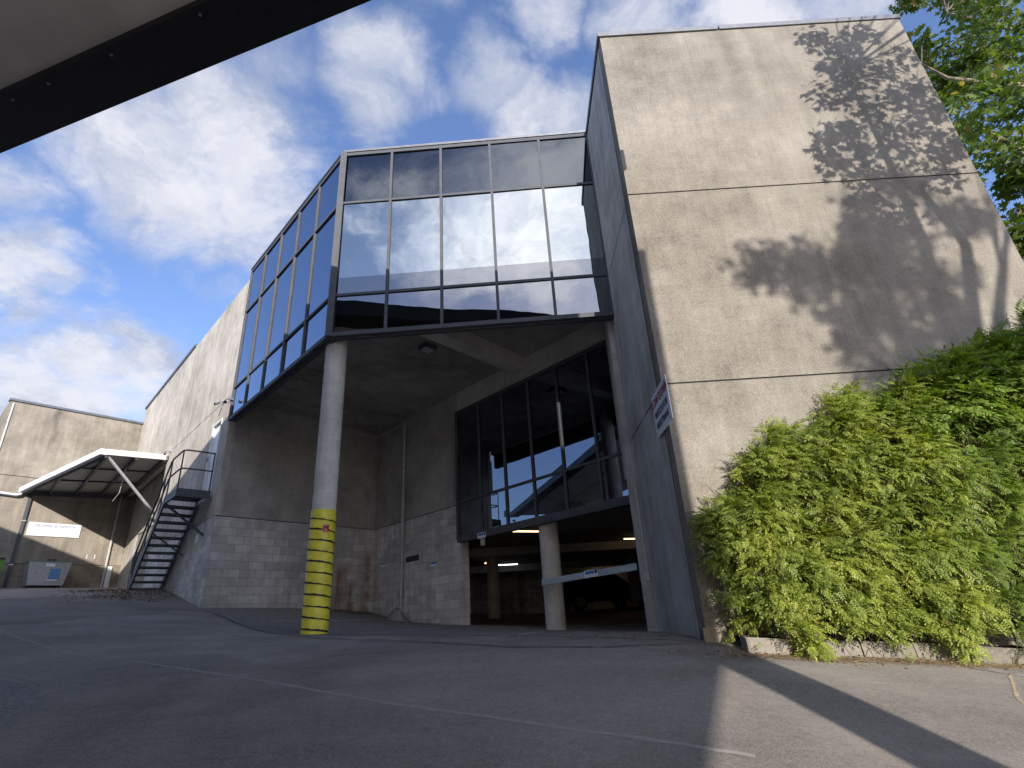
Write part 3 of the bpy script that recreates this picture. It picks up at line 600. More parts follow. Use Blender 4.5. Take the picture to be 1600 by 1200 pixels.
# ------------------------------------------------------------ columns
def column(x, y, r, z1, label, grp=None, sleeve=False, mat=None):
    z0 = gz(x, y)-.05; t = empty('concrete_column', (x, y, z0), label, 'column', grp)
    mb = MB(); zz = np.linspace(z0, z1, 14); mb.tube([(x, y, z) for z in zz], r, 28, radii=[r]*14); mb.build('shaft', mat or M['column'], t, smooth=True)
    if sleeve:
        mb = MB(); mb.tube([(x, y, z) for z in np.linspace(z0, 2.0, 8)], r+.012, 32); sl = mb.build('yellow_sleeve', M['yellow'], t, smooth=True)
        mb = MB(); rr = r+.018; z = .06+z0; n = 0
        turns = 11.0; K = int(turns*28); H = 1.97-z0
        for i in range(K):
            a0 = -i/28*2*math.pi; a1 = -(i+1)/28*2*math.pi; za_, zb_ = z+(H-.08)*i/K, z+(H-.08)*(i+1)/K
            h = .026+.006*math.sin(i*.37)+.004*math.sin(i*1.9)
            p = lambda a, q: (x+rr*math.cos(a), y+rr*math.sin(a), q)
            mb.poly([p(a0, za_), p(a0, za_+h), p(a1, zb_+h), p(a1, zb_)])
        mb.build('black_stripe', M['blackstripe'], sl)
        mb = MB(); ad_ = math.atan2(-y, -x)+.25
        for k in range(6):
            a0 = ad_-.25+k*.08; a1 = a0+.08; rr = r+.022; mb.poly([(x+rr*math.cos(a0), y+rr*math.sin(a0), 1.60), (x+rr*math.cos(a1), y+rr*math.sin(a1), 1.60), (x+rr*math.cos(a1), y+rr*math.sin(a1), 1.73), (x+rr*math.cos(a0), y+rr*math.sin(a0), 1.73)])
        mb.build('red_reflector', simple('red_plate', (.55, .06, .03), .3), sl)
        mb = MB(); rr = r+.026   # small dark marks on the red plate
        for (k0, k1, zA, zB) in ((1.0, 5, 1.68, 1.70), (1.0, 1.8, 1.64, 1.68), (4.2, 5, 1.64, 1.68)):
            a0 = ad_-.25+k0*.08; a1 = ad_-.25+k1*.08; mb.poly([(x+rr*math.cos(a0), y+rr*math.sin(a0), zA), (x+rr*math.cos(a1), y+rr*math.sin(a1), zA), (x+rr*math.cos(a1), y+rr*math.sin(a1), zB), (x+rr*math.cos(a0), y+rr*math.sin(a0), zB)])
        mb.build('mark', M['blackstripe'], sl)
    return t
M['yellow'] = simple('yellow_wrap', (.78, .69, .06), .5, noise=.16, nscale=7, bump=.25)
M['blackstripe'] = simple('black_tape', (.015, .015, .015), .6)
column(-3.47, 9.78, .205, 5.97, 'tall round concrete column with a yellow sleeve and black stripes, under the glazed corner', sleeve=True)
column(.60, 12.35, .21, 2.4, 'bare round concrete column in the car park entrance, carrying the near end of the height bar')
column(-1.08, 20.3, .21, 2.35, 'dark round column deep inside the car park left of the entrance column', 'columns inside the car park')
column(4.45, 23.8, .21, 2.35, 'dark round column deep inside the car park beside the parked car', 'columns inside the car park')

# height bar
hb = empty('height_bar', (1.3, 11.2, .7), 'chequered metal height bar across the right side of the car park entrance', 'height bar')
mb = MB(); mb.box((.36, 12.06, .665), Vector((2.0, 10.25, .725))-Vector((.36, 12.06, .665)), db.to_3d()*.07, (0, 0, .115)); mb.build('bar', simple('chequer_plate', (.45, .46, .48), .4, .7, noise=.35, nscale=60, bump=.6), hb)
bd = (Vector((2.0, 10.25, .725))-Vector((.36, 12.06, .665))).normalized()
M['blue'] = simple('blue_label', (.05, .16, .5), .4); M['signwhite'] = simple('sign_white', (.75, .77, .82), .4, noise=.04)
def sticker(p, along, nrm_, w, h, name, label, cat, parent=None, grp=None):
    p = Vector(p); al = Vector(along).normalized(); n = Vector(nrm_).normalized(); u = Vector((0, 0, 1))
    if parent is None: t = empty(name, p, label, cat, grp)
    else: t = parent
    mb = MB(); mb.cbox(p, w, .006, h, al, n, u); a = mb.build('board' if parent is None else name, M['signwhite'], t)
    mb = MB(); mb.cbox(p+n*.005+u*h*.18-al*w*.08, w*.66, .003, h*.42, al, n, u); mb.build('blue_band', M['blue'], a)
    mb = MB(); mb.cbox(p+n*.005+u*h*.2+al*w*.38, w*.16, .003, h*.5, al, n, u)
    mb.build('dark_square', M['blackstripe'], a)
    return t
sticker(Vector((1.28, 11.05, .765))-db.to_3d()*.012, bd, -db.to_3d(), .34, .13, 'bar_label', '', '', parent=hb)
ndl3 = ndl.to_3d()
for s, z, lb in ((.62, 1.77, 'small blue and white notice on the block wall left of the downpipe'), (3.14, 1.52, 'small blue and white notice on the block wall right of the downpipe')):
    p = V3(I+ndl*s-db*.01, z); sticker(p, ndl3, -db.to_3d(), .3, .12, 'parking_notice', lb, 'sign', grp='small notices at the parking bays')
p = V3(E_+ndl*1.0-db*.16, 1.93); sticker(p, ndl3, -db.to_3d(), .3, .13, 'parking_notice', 'small blue and white notice hanging from the lower edge of the dark glazing', 'sign', grp='small notices at the parking bays')
mb = MB(); mb.cbox(V3(I+ndl*2.13-db*.004, 1.765), .62, .006, .15, ndl3, db.to_3d()); o = mb.build('painted_rectangle', M['blackstripe'], bld); o['label'] = 'black painted rectangle'
mb = MB(); mb.cbox(V3(I+ndl*3.0-db*.006, .72), .42, .01, .34, ndl3, db.to_3d()); mb.build('block_patch', M['beam'], bld)

# ------------------------------------------------------------ pipes
pp = empty('downpipe', V3(I+ndl*1.68, .6), 'grey pipe running round the recess ceiling and down the block wall', 'pipe')
a = C+db*1.4-inBack.xy*.06; 
pts = [V3(a, 5.95), V3(a, 5.84), V3(C+db*1.5-inBack*.06, 5.80), V3(I-inBack*.06-db*.1, 5.80), V3(I-db*.07+ndl*.05, 5.80), V3(I-db*.07+ndl*1.6, 5.80)]
mb = MB(); mb.tube(pts, .028, 8); mb.build('horizontal_run', M['pipe'], pp, smooth=True)
mb = MB(); q = I-db*.08+ndl*1.7; mb.tube([V3(q, 5.86), V3(q, .45)], .046, 12); mb.build('vertical_run', M['pipe'], pp, smooth=True)
for z in (5.6, 4.3, 2.75, 1.1):
    mb = MB(); mb.tube([V3(q, z-.025), V3(q, z+.025)], .056, 12); mb.build('bracket', M['galv'], pp, smooth=True)
# concrete mound round the foot of the pipe
cm_ = I-db*.35+ndl*1.95; mb = MB(); nr, na = 7, 22; g0_ = gz(cm_.x, cm_.y)
rr = [[None]*na for _ in range(nr)]
for i in range(nr):
    for j in range(na):
        an = 2*math.pi*j/na; r = i/(nr-1)
        px_ = cm_+ndl*(.42*r*math.cos(an))+db*(.28*r*math.sin(an))*(1 if math.sin(an) > 0 else 1.0)
        h = .34*(1-r**1.6)*(1+.15*math.sin(an*3+i)); z = gz(px_.x, px_.y)-.03+h
        rr[i][j] = V3(px_, z)
for i in range(nr-1):
    for j in range(na):
        k = (j+1) % na; mb.poly([rr[i][j], rr[i+1][j], rr[i+1][k], rr[i][k]] if i else [rr[0][0], rr[1][j], rr[1][k]])
o = mb.build('concrete_mound', M['soffit'], smooth=True); tag(o, 'rough grey concrete mound packed round the foot of the downpipe', 'concrete')
sp_ = I+ndl*1.28-db*.1; mb = MB(); mb.tube([V3(sp_, gz(*sp_)-.05), V3(sp_, gz(*sp_)+.26)], .05, 12); o = mb.build('pipe_stub', M['offwhite'], smooth=True); tag(o, 'short white pipe stub standing against the block wall beside the mound', 'pipe')
# conduit on the tower side beside the jamb
cd_ = empty('conduit', (2.0, 9.3, .5), 'thin white conduit with a junction box on the tower side by the entrance', 'conduit')
mb = MB(); mb.tube([(1.90, 9.50, 1.92), (1.90, 9.36, 1.98), (1.985, 9.36, 1.98), (1.985, 9.36, .62)], .012, 8); mb.build('tube', M['offwhite'], cd_, smooth=True)
mb = MB(); mb.cbox((1.98, 9.36, .55), .05, .07, .12); mb.build('junction_box', M['offwhite'], cd_, bevel=.01)
# floodlight under the soffit
fl = empty('ceiling_lamp', (-1.9, 11.3, 5.9), 'square lamp fixed to the soffit under the glazed bay', 'lamp')
mb = MB(); mb.cbox((-1.9, 11.3, 5.92), .34, .3, .1, db.to_3d(), dl.to_3d()); mb.build('housing', M['frame'], fl, bevel=.012)
mb = MB(); mb.cbox((-1.9, 11.3, 5.863), .26, .22, .012, db.to_3d(), dl.to_3d()); mb.build('lens', M['pipe'], fl)

# fluorescent lamps in the car park
M['warm'] = simple('warm_tube', (1, .8, .55), .5, emit=(1, .72, .40), estr=1.6); M['cool'] = simple('cool_tube', (.9, .9, 1), .5, emit=(.85, .9, 1), estr=2.2)
for (a, b, mt, lb) in (((-.24, 15.16), (.5, 15.5), 'warm', 'lit warm tube lamp on the car park ceiling just left of the entrance column'), ((3.23, 18.2), (4.5, 18.6), 'warm', 'lit warm tube lamp on the car park ceiling nearest the tower'),
                       ((-1.1, 24.3), (-.2, 24.4), 'cool', 'lit white tube lamp deep in the car park left of the entrance column'), ((3.2, 27.0), (4.6, 27.1), 'warm', 'lit warm tube lamp deep in the car park above the parked car')):
    z = 2.27; t = empty('tube_lamp', ((a[0]+b[0])/2, (a[1]+b[1])/2, z), lb, 'lamp', 'tube lamps in the car park')
    mb = MB(); mb.bar((a[0], a[1], z+.02), (b[0], b[1], z+.02), .12, .05); mb.build('housing', M['pipe'], t)
    mb = MB(); mb.tube([(a[0]*.97+b[0]*.03, a[1]*.97+b[1]*.03, z-.025), (a[0]*.03+b[0]*.97, a[1]*.03+b[1]*.97, z-.025)], .02, 8); mb.build('tube', M[mt], t)
t = empty('spot_lamp', (-1.45, 22.5, 2.16), 'small lit spot lamp deep in the car park beside the dark column', 'lamp')
mb = MB(); mb.tube([(-1.45, 22.5, 2.30), (-1.45, 22.5, 2.20)], .06, 12); mb.build('housing', M['pipe'], t)
mb = MB(); mb.tube([(-1.45, 22.5, 2.199), (-1.45, 22.5, 2.16)], .05, 12); mb.build('bulb', M['warm'], t)

# ------------------------------------------------------------ SLOW DOWN sign
def text(txt, size, mat, origin, xdir, ydir, parent, name='lettering', depth=.002, squeeze=1.0):
    cu = bpy.data.curves.new('t', 'FONT'); cu.body = txt; cu.size = size; cu.extrude = depth; cu.align_x = 'CENTER'; cu.offset = size*.012
    tmp = bpy.data.objects.new('t', cu); COL.objects.link(tmp); bpy.context.view_layer.update()
    me = bpy.data.meshes.new_from_object(tmp); COL.objects.unlink(tmp); bpy.data.objects.remove(tmp)
    xd = Vector(xdir).normalized()*squeeze; yd = Vector(ydir).normalized(); zd = xd.cross(yd).normalized(); org = Vector(origin)
    me.transform(Matrix(((xd.x, yd.x, zd.x, org.x), (xd.y, yd.y, zd.y, org.y), (xd.z, yd.z, zd.z, org.z), (0, 0, 0, 1))))
    me.materials.clear(); me.materials.append(mat); me.name = name
    o = bpy.data.objects.new(name, me); COL.objects.link(o); o.parent = parent; o.matrix_parent_inverse = Matrix.Translation(-Vector(parent.location))
    if parent.parent: o.matrix_parent_inverse = Matrix.Identity(4)
    return o
sg = empty('warning_sign', (1.99, 6.97, 2.54), 'white SLOW DOWN watch for pedestrians sign on the tower edge', 'sign')
mb = MB(); mb.box((1.985, 6.56, 2.24), (.012, 0, 0), (0, .86, 0), (0, 0, .60)); mb.build('board', M['signwhite'], sg)
M['red'] = simple('red_ink', (.38, .03, .06), .5); M['navy'] = simple('navy_ink', (.06, .07, .16), .5)
for txt, z, sz, mt in (('SLOW DOWN', 2.655, .165, 'red'), ('WATCH FOR', 2.48, .135, 'navy'), ('PEDESTRIANS', 2.33, .125, 'navy')):
    text(txt, sz, M[mt], (1.980, 6.99, z), (0, -1, 0), (0, 0, 1), sg, depth=.001, squeeze=.86)
mb = MB()
for yy, zz in ((7.34, 2.28), (6.65, 2.78), (7.34, 2.78), (6.65, 2.28)): mb = MB(); mb.tube([(1.985, yy, zz), (1.978, yy, zz)], .012, 8); mb.build('screw', M['bolt'], sg)

# ------------------------------------------------------------ security cameras
def seccam(p, out, label, look=(0, 0, 0)):
    p = Vector(p); out = Vector(out).normalized(); t = empty('security_camera', p, label, 'camera', 'security cameras on the left wall')
    mb = MB(); mb.tube([p-out*.05, p+out*.02], .05, 12); mb.tube([p+out*.02, p+out*.12, p+out*.13-Vector((0, 0, .05))], .014, 8); mb.build('bracket', M['galv'], t, smooth=True)
    c = p+out*.13-Vector((0, 0, .09)); d = Vector(look).normalized()
    mb = MB(); mb.tube([c-d*.07, c-d*.065, c+d*.08], .05, 12, radii=[.028, .04, .042]); b_ = mb.build('housing', M['camgrey'], t, smooth=True)
    mb = MB(); mb.tube([c+d*.081, c+d*.086], .033, 12); mb.build('lens', M['blackstripe'], b_)
seccam(V3(lw(.75, .05), 6.16), -inL.to_3d(), 'security camera on the left wall just above the white door', (-.4, -.6, -.5))
seccam(V3(G0+dl*5.45-inL*.12, 5.75), -inL.to_3d(), 'security camera at the far lower corner of the glazed bay', (.5, -.7, -.4))
seccam(V3(lw(6.35, .05), 6.15), -inL.to_3d(), 'pale security camera on the left wall above the loading canopy end', (0.2, -.5, -.8))

# ------------------------------------------------------------ steel staircase
stc = empty('steel_staircase', V3(lw(2.5, .4), 1.2), 'dark grey steel staircase with open treads up to the white door', 'stairs')
o3 = -inL.to_3d(); d3 = dl.to_3d()
zL = 3.52; sN, sF = .48, 1.60; oA, oB = .06, .80
def P(s, out, z): return V3(lw(s, out), z)
mb = MB(); mb.box(P(sN, oA, zL-.05), d3*(sF-sN), o3*(oB-oA), (0, 0, .05)); mb.build('landing_deck', M['stair'], stc)
mb = MB()
mb.box(P(sN, oB, zL-.17), d3*(sF-sN), o3*.05, (0, 0, .20)); mb.box(P(sN-.05, oA, zL-.17), d3*.05, o3*(oB-oA+.05), (0, 0, .2)); mb.build('landing_frame', M['stair'], stc)
sB_, zB_ = 4.05, 1.36
for ou in (oA-.02, oB):
    mb = MB(); a = P(sF, ou, zL-.05); b = P(sB_, ou, zB_+.02)
    dd = b-a; mb.box(a-Vector((0, 0, .13)), dd, o3*.045, (0, 0, .24)); mb.build('stringer', M['stair'], stc)
nT = 12
for k in range(nT):
    tt = (k+.55)/nT; s = sF+(sB_-sF)*tt; z = zL-.08+(zB_-zL+.10)*tt
    mb = MB(); mb.box(P(s-.10, oA+.03, z-.03), d3*.24, o3*(oB-oA-.03), (0, 0, .035)); tr = mb.build('tread', M['stair'], stc)
    mb = MB(); mb.box(P(s+.12, oA+.03, z-.045), d3*.02, o3*(oB-oA-.03), (0, 0, .05)); mb.build('nosing', M['rubber'], tr)
# handrails
mb = MB(); H = 1.03
for h in (H, .55):
    mb.tube([P(sN-.02, oA+.02, zL+h), P(sN-.02, oB-.12, zL+h), P(sN+.0, oB-.03, zL+h), P(sN+.1, oB+.02, zL+h), P(sF-.1, oB+.02, zL+h), P(sF+.08, oB+.02, zL+h-.04), P(sB_, oB+.02, zB_+.06+h), ] + ([P(sB_+.12, oB+.02, zB_+h-.1), P(sB_+.05, oB+.02, zB_+.5)] if h == H else []), .021, 8)
mb.build('handrail', M['stair'], stc, smooth=True)
for (s, ou, z, h) in ((sN-.02, oA+.04, zL, H), (sN+.02, oB+.02, zL, H), (sF-.02, oB+.02, zL, H), (sF+.45, oB+.02, zL-.42, H), (sF+1.5, oB+.02, zL-1.35, H), (sB_-.1, oB+.02, zB_+.05, H)):
    mb = MB(); mb.tube([P(s, ou, z-.1), P(s, ou, z+h)], .018, 8); mb.build('post', M['stair'], stc, smooth=True)
mb = MB(); mb.tube([P(sF-.02, oB+.02, zL-.15), P(sN+.22, .0, zL-1.05)], .034, 8); mb.build('brace', M['stair'], stc, smooth=True)
mb = MB(); mb.tube([P(sF+1.0, oB, zL-.75), P(sF+.75, .0, zL-1.35)], .024, 8); mb.build('brace', M['stair'], stc, smooth=True)

# yellow notice by the stair
yn = empty('safety_notice', V3(lw(1.22, .01), 2.33), 'small white and yellow safety notice on the block wall beside the stairs', 'sign')
mb = MB(); mb.cbox(V3(lw(1.22, .012), 2.34), .26, .008, .46, d3, o3); bo = mb.build('board', M['signwhite'], yn)
mb = MB(); mb.cbox(V3(lw(1.22, .019), 2.25), .21, .004, .23, d3, o3); mb.build('yellow_field', simple('yellow_ink', (.6, .58, .1), .5), bo)
mb = MB()
for k in range(3): mb.cbox(V3(lw(1.22, .022), 2.19+k*.055), .15, .002, .012, d3, o3)
mb.build('text_bars', simple('faded_ink', (.3, .3, .12), .6), bo)

# ------------------------------------------------------------ far-left building
fb = empty('neighbouring_warehouse', V3(L, 2.1), 'brown-grey concrete warehouse wall closing the yard at far left behind the canopy', 'building')
def fw2(s, out=0.0): return L-db*s-inFL*out
for z0, z1, mt in ((1.0, 3.05, 'lowfar'), (3.07, 6.25, 'far'), (6.275, 9.2, 'far')):
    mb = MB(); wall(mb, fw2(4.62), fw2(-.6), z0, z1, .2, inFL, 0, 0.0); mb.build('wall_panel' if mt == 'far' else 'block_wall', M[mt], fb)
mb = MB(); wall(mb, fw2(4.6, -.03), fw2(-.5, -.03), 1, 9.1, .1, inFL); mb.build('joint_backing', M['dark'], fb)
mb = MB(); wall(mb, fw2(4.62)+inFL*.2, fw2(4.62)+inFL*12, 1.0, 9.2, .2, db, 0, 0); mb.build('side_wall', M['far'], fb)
mb = MB(); mb.bar(V3(fw2(4.66, -.08), 9.23), V3(fw2(3.12, -.08), 9.23), .28, .09); mb.bar(V3(fw2(3.09, -.08), 9.23), V3(fw2(-.02, -.08), 9.23), .28, .09); mb.build('parapet_cap', M['cap'], fb)
mb = MB(); mb.tube([V3(fw2(4.5, .02), 9.1), V3(fw2(4.5, .02), 6.4)], .03, 8); mb.build('corner_trim', M['offwhite'], fb)
# dark downpipe
dp = empty('wall_downpipe', V3(fw2(3.15, .06), 2.2), 'dark square downpipe on the far-left wall below the canopy gutter', 'pipe')
mb = MB(); mb.cbox(V3(fw2(3.18, .05), 3.9), .10, .08, 3.4, db.to_3d(), inFL.to_3d()); mb.build('pipe_body', M['frame'], dp)
for z in (3.0, 4.6): mb = MB(); mb.cbox(V3(fw2(3.18, .05), z), .14, .10, .04, db.to_3d(), inFL.to_3d()); mb.build('bracket', M['galv'], dp)
# white overflow pipe along the wall
op = empty('gutter_pipe', V3(fw2(4.0, .1), 5.55), 'white pipe running left from the canopy gutter along the far wall', 'pipe')
mb = MB(); mb.tube([V3(fw2(4.55, .12), 5.58), V3(fw2(3.62, .12), 5.52), V3(fw2(3.50, .12), 5.56), V3(fw2(3.46, .13), 5.68)], .05, 10); mb.build('tube', M['white'], op, smooth=True)
# sign
ds_ = empty('deliveries_sign', V3(fw2(2.17), 4.3), 'long white deliveries and dispatch sign on the far wall below the canopy', 'sign')
mb = MB(); mb.cbox(V3(fw2(2.17, .02), 4.33), 1.66, .03, .50, db.to_3d(), inFL.to_3d()); mb.build('board', M['signwhite'], ds_)
text('DELIVERIES & DISPATCH', .15, simple('grey_ink', (.22, .24, .3), .5), V3(fw2(2.17, .037), 4.42), db.to_3d(), (0, 0, 1), ds_, squeeze=.8)
for k, s in enumerate((.92, .66)):
    mb = MB(); mb.cbox(V3(fw2(s, .01), 3.38), .035, .02, .17, db.to_3d(), inFL.to_3d()); mb.build('wall_strip', M['offwhite'], fb)
mb = MB(); mb.cbox(V3(fw2(-.05+.12, .05), 2.6), .16, .05, .85, db.to_3d(), inFL.to_3d()); o = mb.build('white_board', M['white'], None); tag(o, 'narrow white board leaning in the corner beside the roller shutter', 'board')
mb = MB(); mb.tube([V3(fw2(.22, .06), 5.9), V3(fw2(.22, .06), 2.2)], .045, 10); o = mb.build('corner_pipe', M['pipe'], None, smooth=True); tag(o, 'pale downpipe in the corner behind the canopy brace', 'pipe')

# ------------------------------------------------------------ loading canopy
cp = empty('loading_canopy', V3(L, 5.6), 'white steel loading canopy with clipped corner in the yard corner', 'canopy')
A_ = fw2(3.42, .02); B_ = lw(6.62, .02); P_ = B_-db*1.80
zA, zP, zBb, zLc = 5.74, 5.86, 5.98, 6.04
cor = [(fw2(.02, .02), zLc), (A_, zA), (P_, zP), (B_, zBb)]
mb = MB(); u = [V3(p, z) for p, z in cor]; mb.poly([k+Vector((0, 0, .05)) for k in u]); mb.poly(u[::-1])
for i in range(4): j = (i+1) % 4; mb.poly([u[i], u[j], u[j]+Vector((0, 0, .05)), u[i]+Vector((0, 0, .05))])
def ribbed():
    m, t, b = newmat('ribbed_sheet'); tcn = nd('ShaderNodeTexCoord', t); dt = nd('ShaderNodeVectorMath', t, operation='DOT_PRODUCT'); t.links.new(tcn.outputs['Object'], dt.inputs[0]); dt.inputs[1].default_value = (dl.x, dl.y, 0)
    w = mathn(t, 'FRACT', mathn(t, 'MULTIPLY', dt.outputs['Value'], 3.3)); k = mapr(t, mathn(t, 'ABSOLUTE', mathn(t, 'SUBTRACT', w, .5)), 0, .09, 0, 1, True)
    c = mixc(t, k, (.2, .195, .185), (.42, .41, .38)); t.links.new(c, b.inputs['Base Color']); b.inputs['Roughness'].default_value = .5
    bp = nd('ShaderNodeBump', t); bp.inputs['Distance'].default_value = .03; t.links.new(k, bp.inputs['Height']); t.links.new(bp.outputs[0], b.inputs['Normal']); return m
mb.build('roof_sheet', ribbed(), cp)
# gutter along A-P, fascia along P-B, wall plate
dAP = (V3(P_, zP)-V3(A_, zA)); nAP = Vector((dAP.y, -dAP.x, 0)).normalized()
if nAP.dot(V3(L, 0)-V3(A_, 0)) > 0: nAP = -nAP
mb = MB(); mb.box(V3(A_, zA-.10), dAP, nAP*.16, (0, 0, .19)); mb.build('gutter', M['white'], cp)
mb = MB(); mb.box(V3(A_, zA-.16)-nAP*.06, dAP*.995, nAP*.05, (0, 0, .14)); mb.build('edge_angle', M['frame'], cp)
mb = MB(); dPB = V3(B_, zBb)-V3(P_, zP); mb.box(V3(P_, zP-.10), dPB, -d3*-.05*-1, (0, 0, .19)); mb.build('fascia', M['offwhite'], cp)
mb = MB(); mb.box(V3(fw2(3.3, .10), zA-.18), (db*3.2).to_3d()+Vector((0, 0, .22)), inFL.to_3d()*.08, (0, 0, .16)); mb.build('wall_plate', M['frame'], cp)
def under(p):  # canopy plane height
    a, b, c = Vector(V3(*cor[1])), Vector(V3(*cor[3])), Vector(V3(*cor[0])); n = (b-a).cross(c-a); return a.z-(n.x*(p.x-a.x)+n.y*(p.y-a.y))/n.z
for k in range(4):
    # rafters parallel to the left wall
    off = .12+k*.84 if k < 3 else 2.62
    s1 = fw2(off, .1); 
    # length to the outer edge
    if off <= 1.8: ln = 13.345-6.62-.1
    else:
        ln = (13.345-6.62)*(3.42-off)/(3.42-1.8)-.1
    e1 = s1-dl*ln
    mb = MB(); mb.bar(V3(s1, under(s1)-.08), V3(e1, under(e1)-.08), .07, .14); mb.build('rafter', M['stair'], cp)
for fr_ in (.35, .68):
    p0 = lw(13.345-fr_*6.6, .05); wd = 3.3 if fr_*6.7 < .1 else (1.8+(3.42-1.8)*(1-fr_))-.1
    p1 = p0-db*wd; mb = MB(); mb.bar(V3(p0, under(p0)-.03), V3(p1, under(p1)-.03), .05, .05); mb.build('purlin', M['frame'], cp)
mb = MB(); mb.tube([V3(P_+db*.08+dl*.08, zP-.12), V3(lw(7.0, .02), 4.08)], .05, 10); mb.build('brace', M['galv'], cp, smooth=True)
mb = MB(); q = P_+db*.8+dl*1.2; z_ = under(q); mb.tube([V3(q, z_-.05), V3(q+dl*.1, z_-.5), V3(q+dl*.25, z_-1.0), V3(q+dl*.55-db*.1, z_-1.25)], .008, 6); mb.build('loose_cable', M['offwhite'], cp)

# ------------------------------------------------------------ bins
db3 = db.to_3d(); iF = inFL.to_3d()
bx = V3(fw2(2.2, .75), 0); bz = gz(bx.x, bx.y)
dm = empty('rubbish_skip', (bx.x, bx.y, bz), 'grey metal wheeled rubbish container with sloping lid against the far wall', 'rubbish container')
mb = MB(); w0, w1, d0, d1, h = 1.04, 1.26, .7, .95, .86
def ring(w, dd, z): return [Vector((bx.x, bx.y, bz+z))+db3*(w/2*a)+iF*(dd/2*b) for a, b in ((-1, -1), (1, -1), (1, 1), (-1, 1))]
r0, r1 = ring(w0, d0, .06), ring(w1, d1, h)
for i in range(4): j = (i+1) % 4; mb.poly([r0[i], r0[j], r1[j], r1[i]])
mb.poly(r0[::-1]); mb.poly(r1)
for fx in (-.36, 0, .36):
    mb.bar(r0[0].lerp(r0[1], .5+fx)-iF*.01, r1[0].lerp(r1[1], .5+fx)-iF*.01, .05, .03, up=iF)
bd_ = mb.build('body', M['galv'], dm)
mb = MB(); r2, r3 = ring(w1+.06, d1+.06, h), ring(w1+.04, d1+.04, h+.05)
for i in range(4): j = (i+1) % 4; mb.poly([r2[i], r2[j], r3[j], r3[i]])
mb.poly(r3); mb.poly(r2[::-1]); mb.build('lid', simple('green_lid', (.16, .2, .15), .5), dm)
mb = MB(); mb.cbox(r3[0].lerp(r3[1], .5)+Vector((0, 0, .02)), .26, .05, .04, db3, iF); mb.build('handle', M['rubber'], dm)
def onface(u, vv): a = r0[0].lerp(r0[1], u); b = r1[0].lerp(r1[1], u); return a.lerp(b, vv)-iF*.03
for (u, vv, w, hh, mt, nm) in ((.66, .5, .32, .34, 'blue', 'blue_poster'), (.5, .86, .26, .11, 'signwhite', 'white_label'), (.64, .22, .3, .05, 'signwhite', 'white_label')):
    mb = MB(); mb.cbox(onface(u, vv), w, .01, hh, db3, iF); mb.build(nm, M[mt] if mt != 'blue' else simple('poster_blue', (.09, .25, .5), .5, noise=.5, nscale=25), dm)
for a in (-.42, .42):
    for b in (-.28, .28):
        c = Vector((bx.x, bx.y, bz+.06))+db3*a+iF*b; mb = MB(); mb.tube([c-db3*.03, c+db3*.03], .065, 12); mb.build('wheel', M['rubber'], dm)
gx = V3(fw2(3.78, .7), 0); gzz = gz(gx.x, gx.y)
gb_ = empty('green_bin', (gx.x, gx.y, gzz), 'bright green wheelie bin at the left edge against the far wall', 'bin')
def ring2(w, dd, z): return [Vector((gx.x, gx.y, gzz+z))+db3*(w/2*a)+iF*(dd/2*b) for a, b in ((-1, -1), (1, -1), (1, 1), (-1, 1))]
mb = MB(); a0, a1 = ring2(.46, .5, .05), ring2(.58, .66, .95)
for i in range(4): j = (i+1) % 4; mb.poly([a0[i], a0[j], a1[j], a1[i]])
mb.poly(a0[::-1]); mb.build('body', simple('green_plastic', (.10, .30, .02), .4), gb_, bevel=.02)
mb = MB(); a2, a3 = ring2(.62, .72, .95), ring2(.54, .62, 1.02)
for i in range(4): j = (i+1) % 4; mb.poly([a2[i], a2[j], a3[j], a3[i]])
mb.poly(a3); mb.poly(a2[::-1]); mb.build('lid', M['rubber'], gb_, bevel=.01)
for a in (-.25, .25):
    c = Vector((gx.x, gx.y, gzz+.1))+db3*a+iF*.22; mb = MB(); mb.tube([c-db3*.025, c+db3*.025], .1, 14); mb.build('wheel', M['rubber'], gb_)

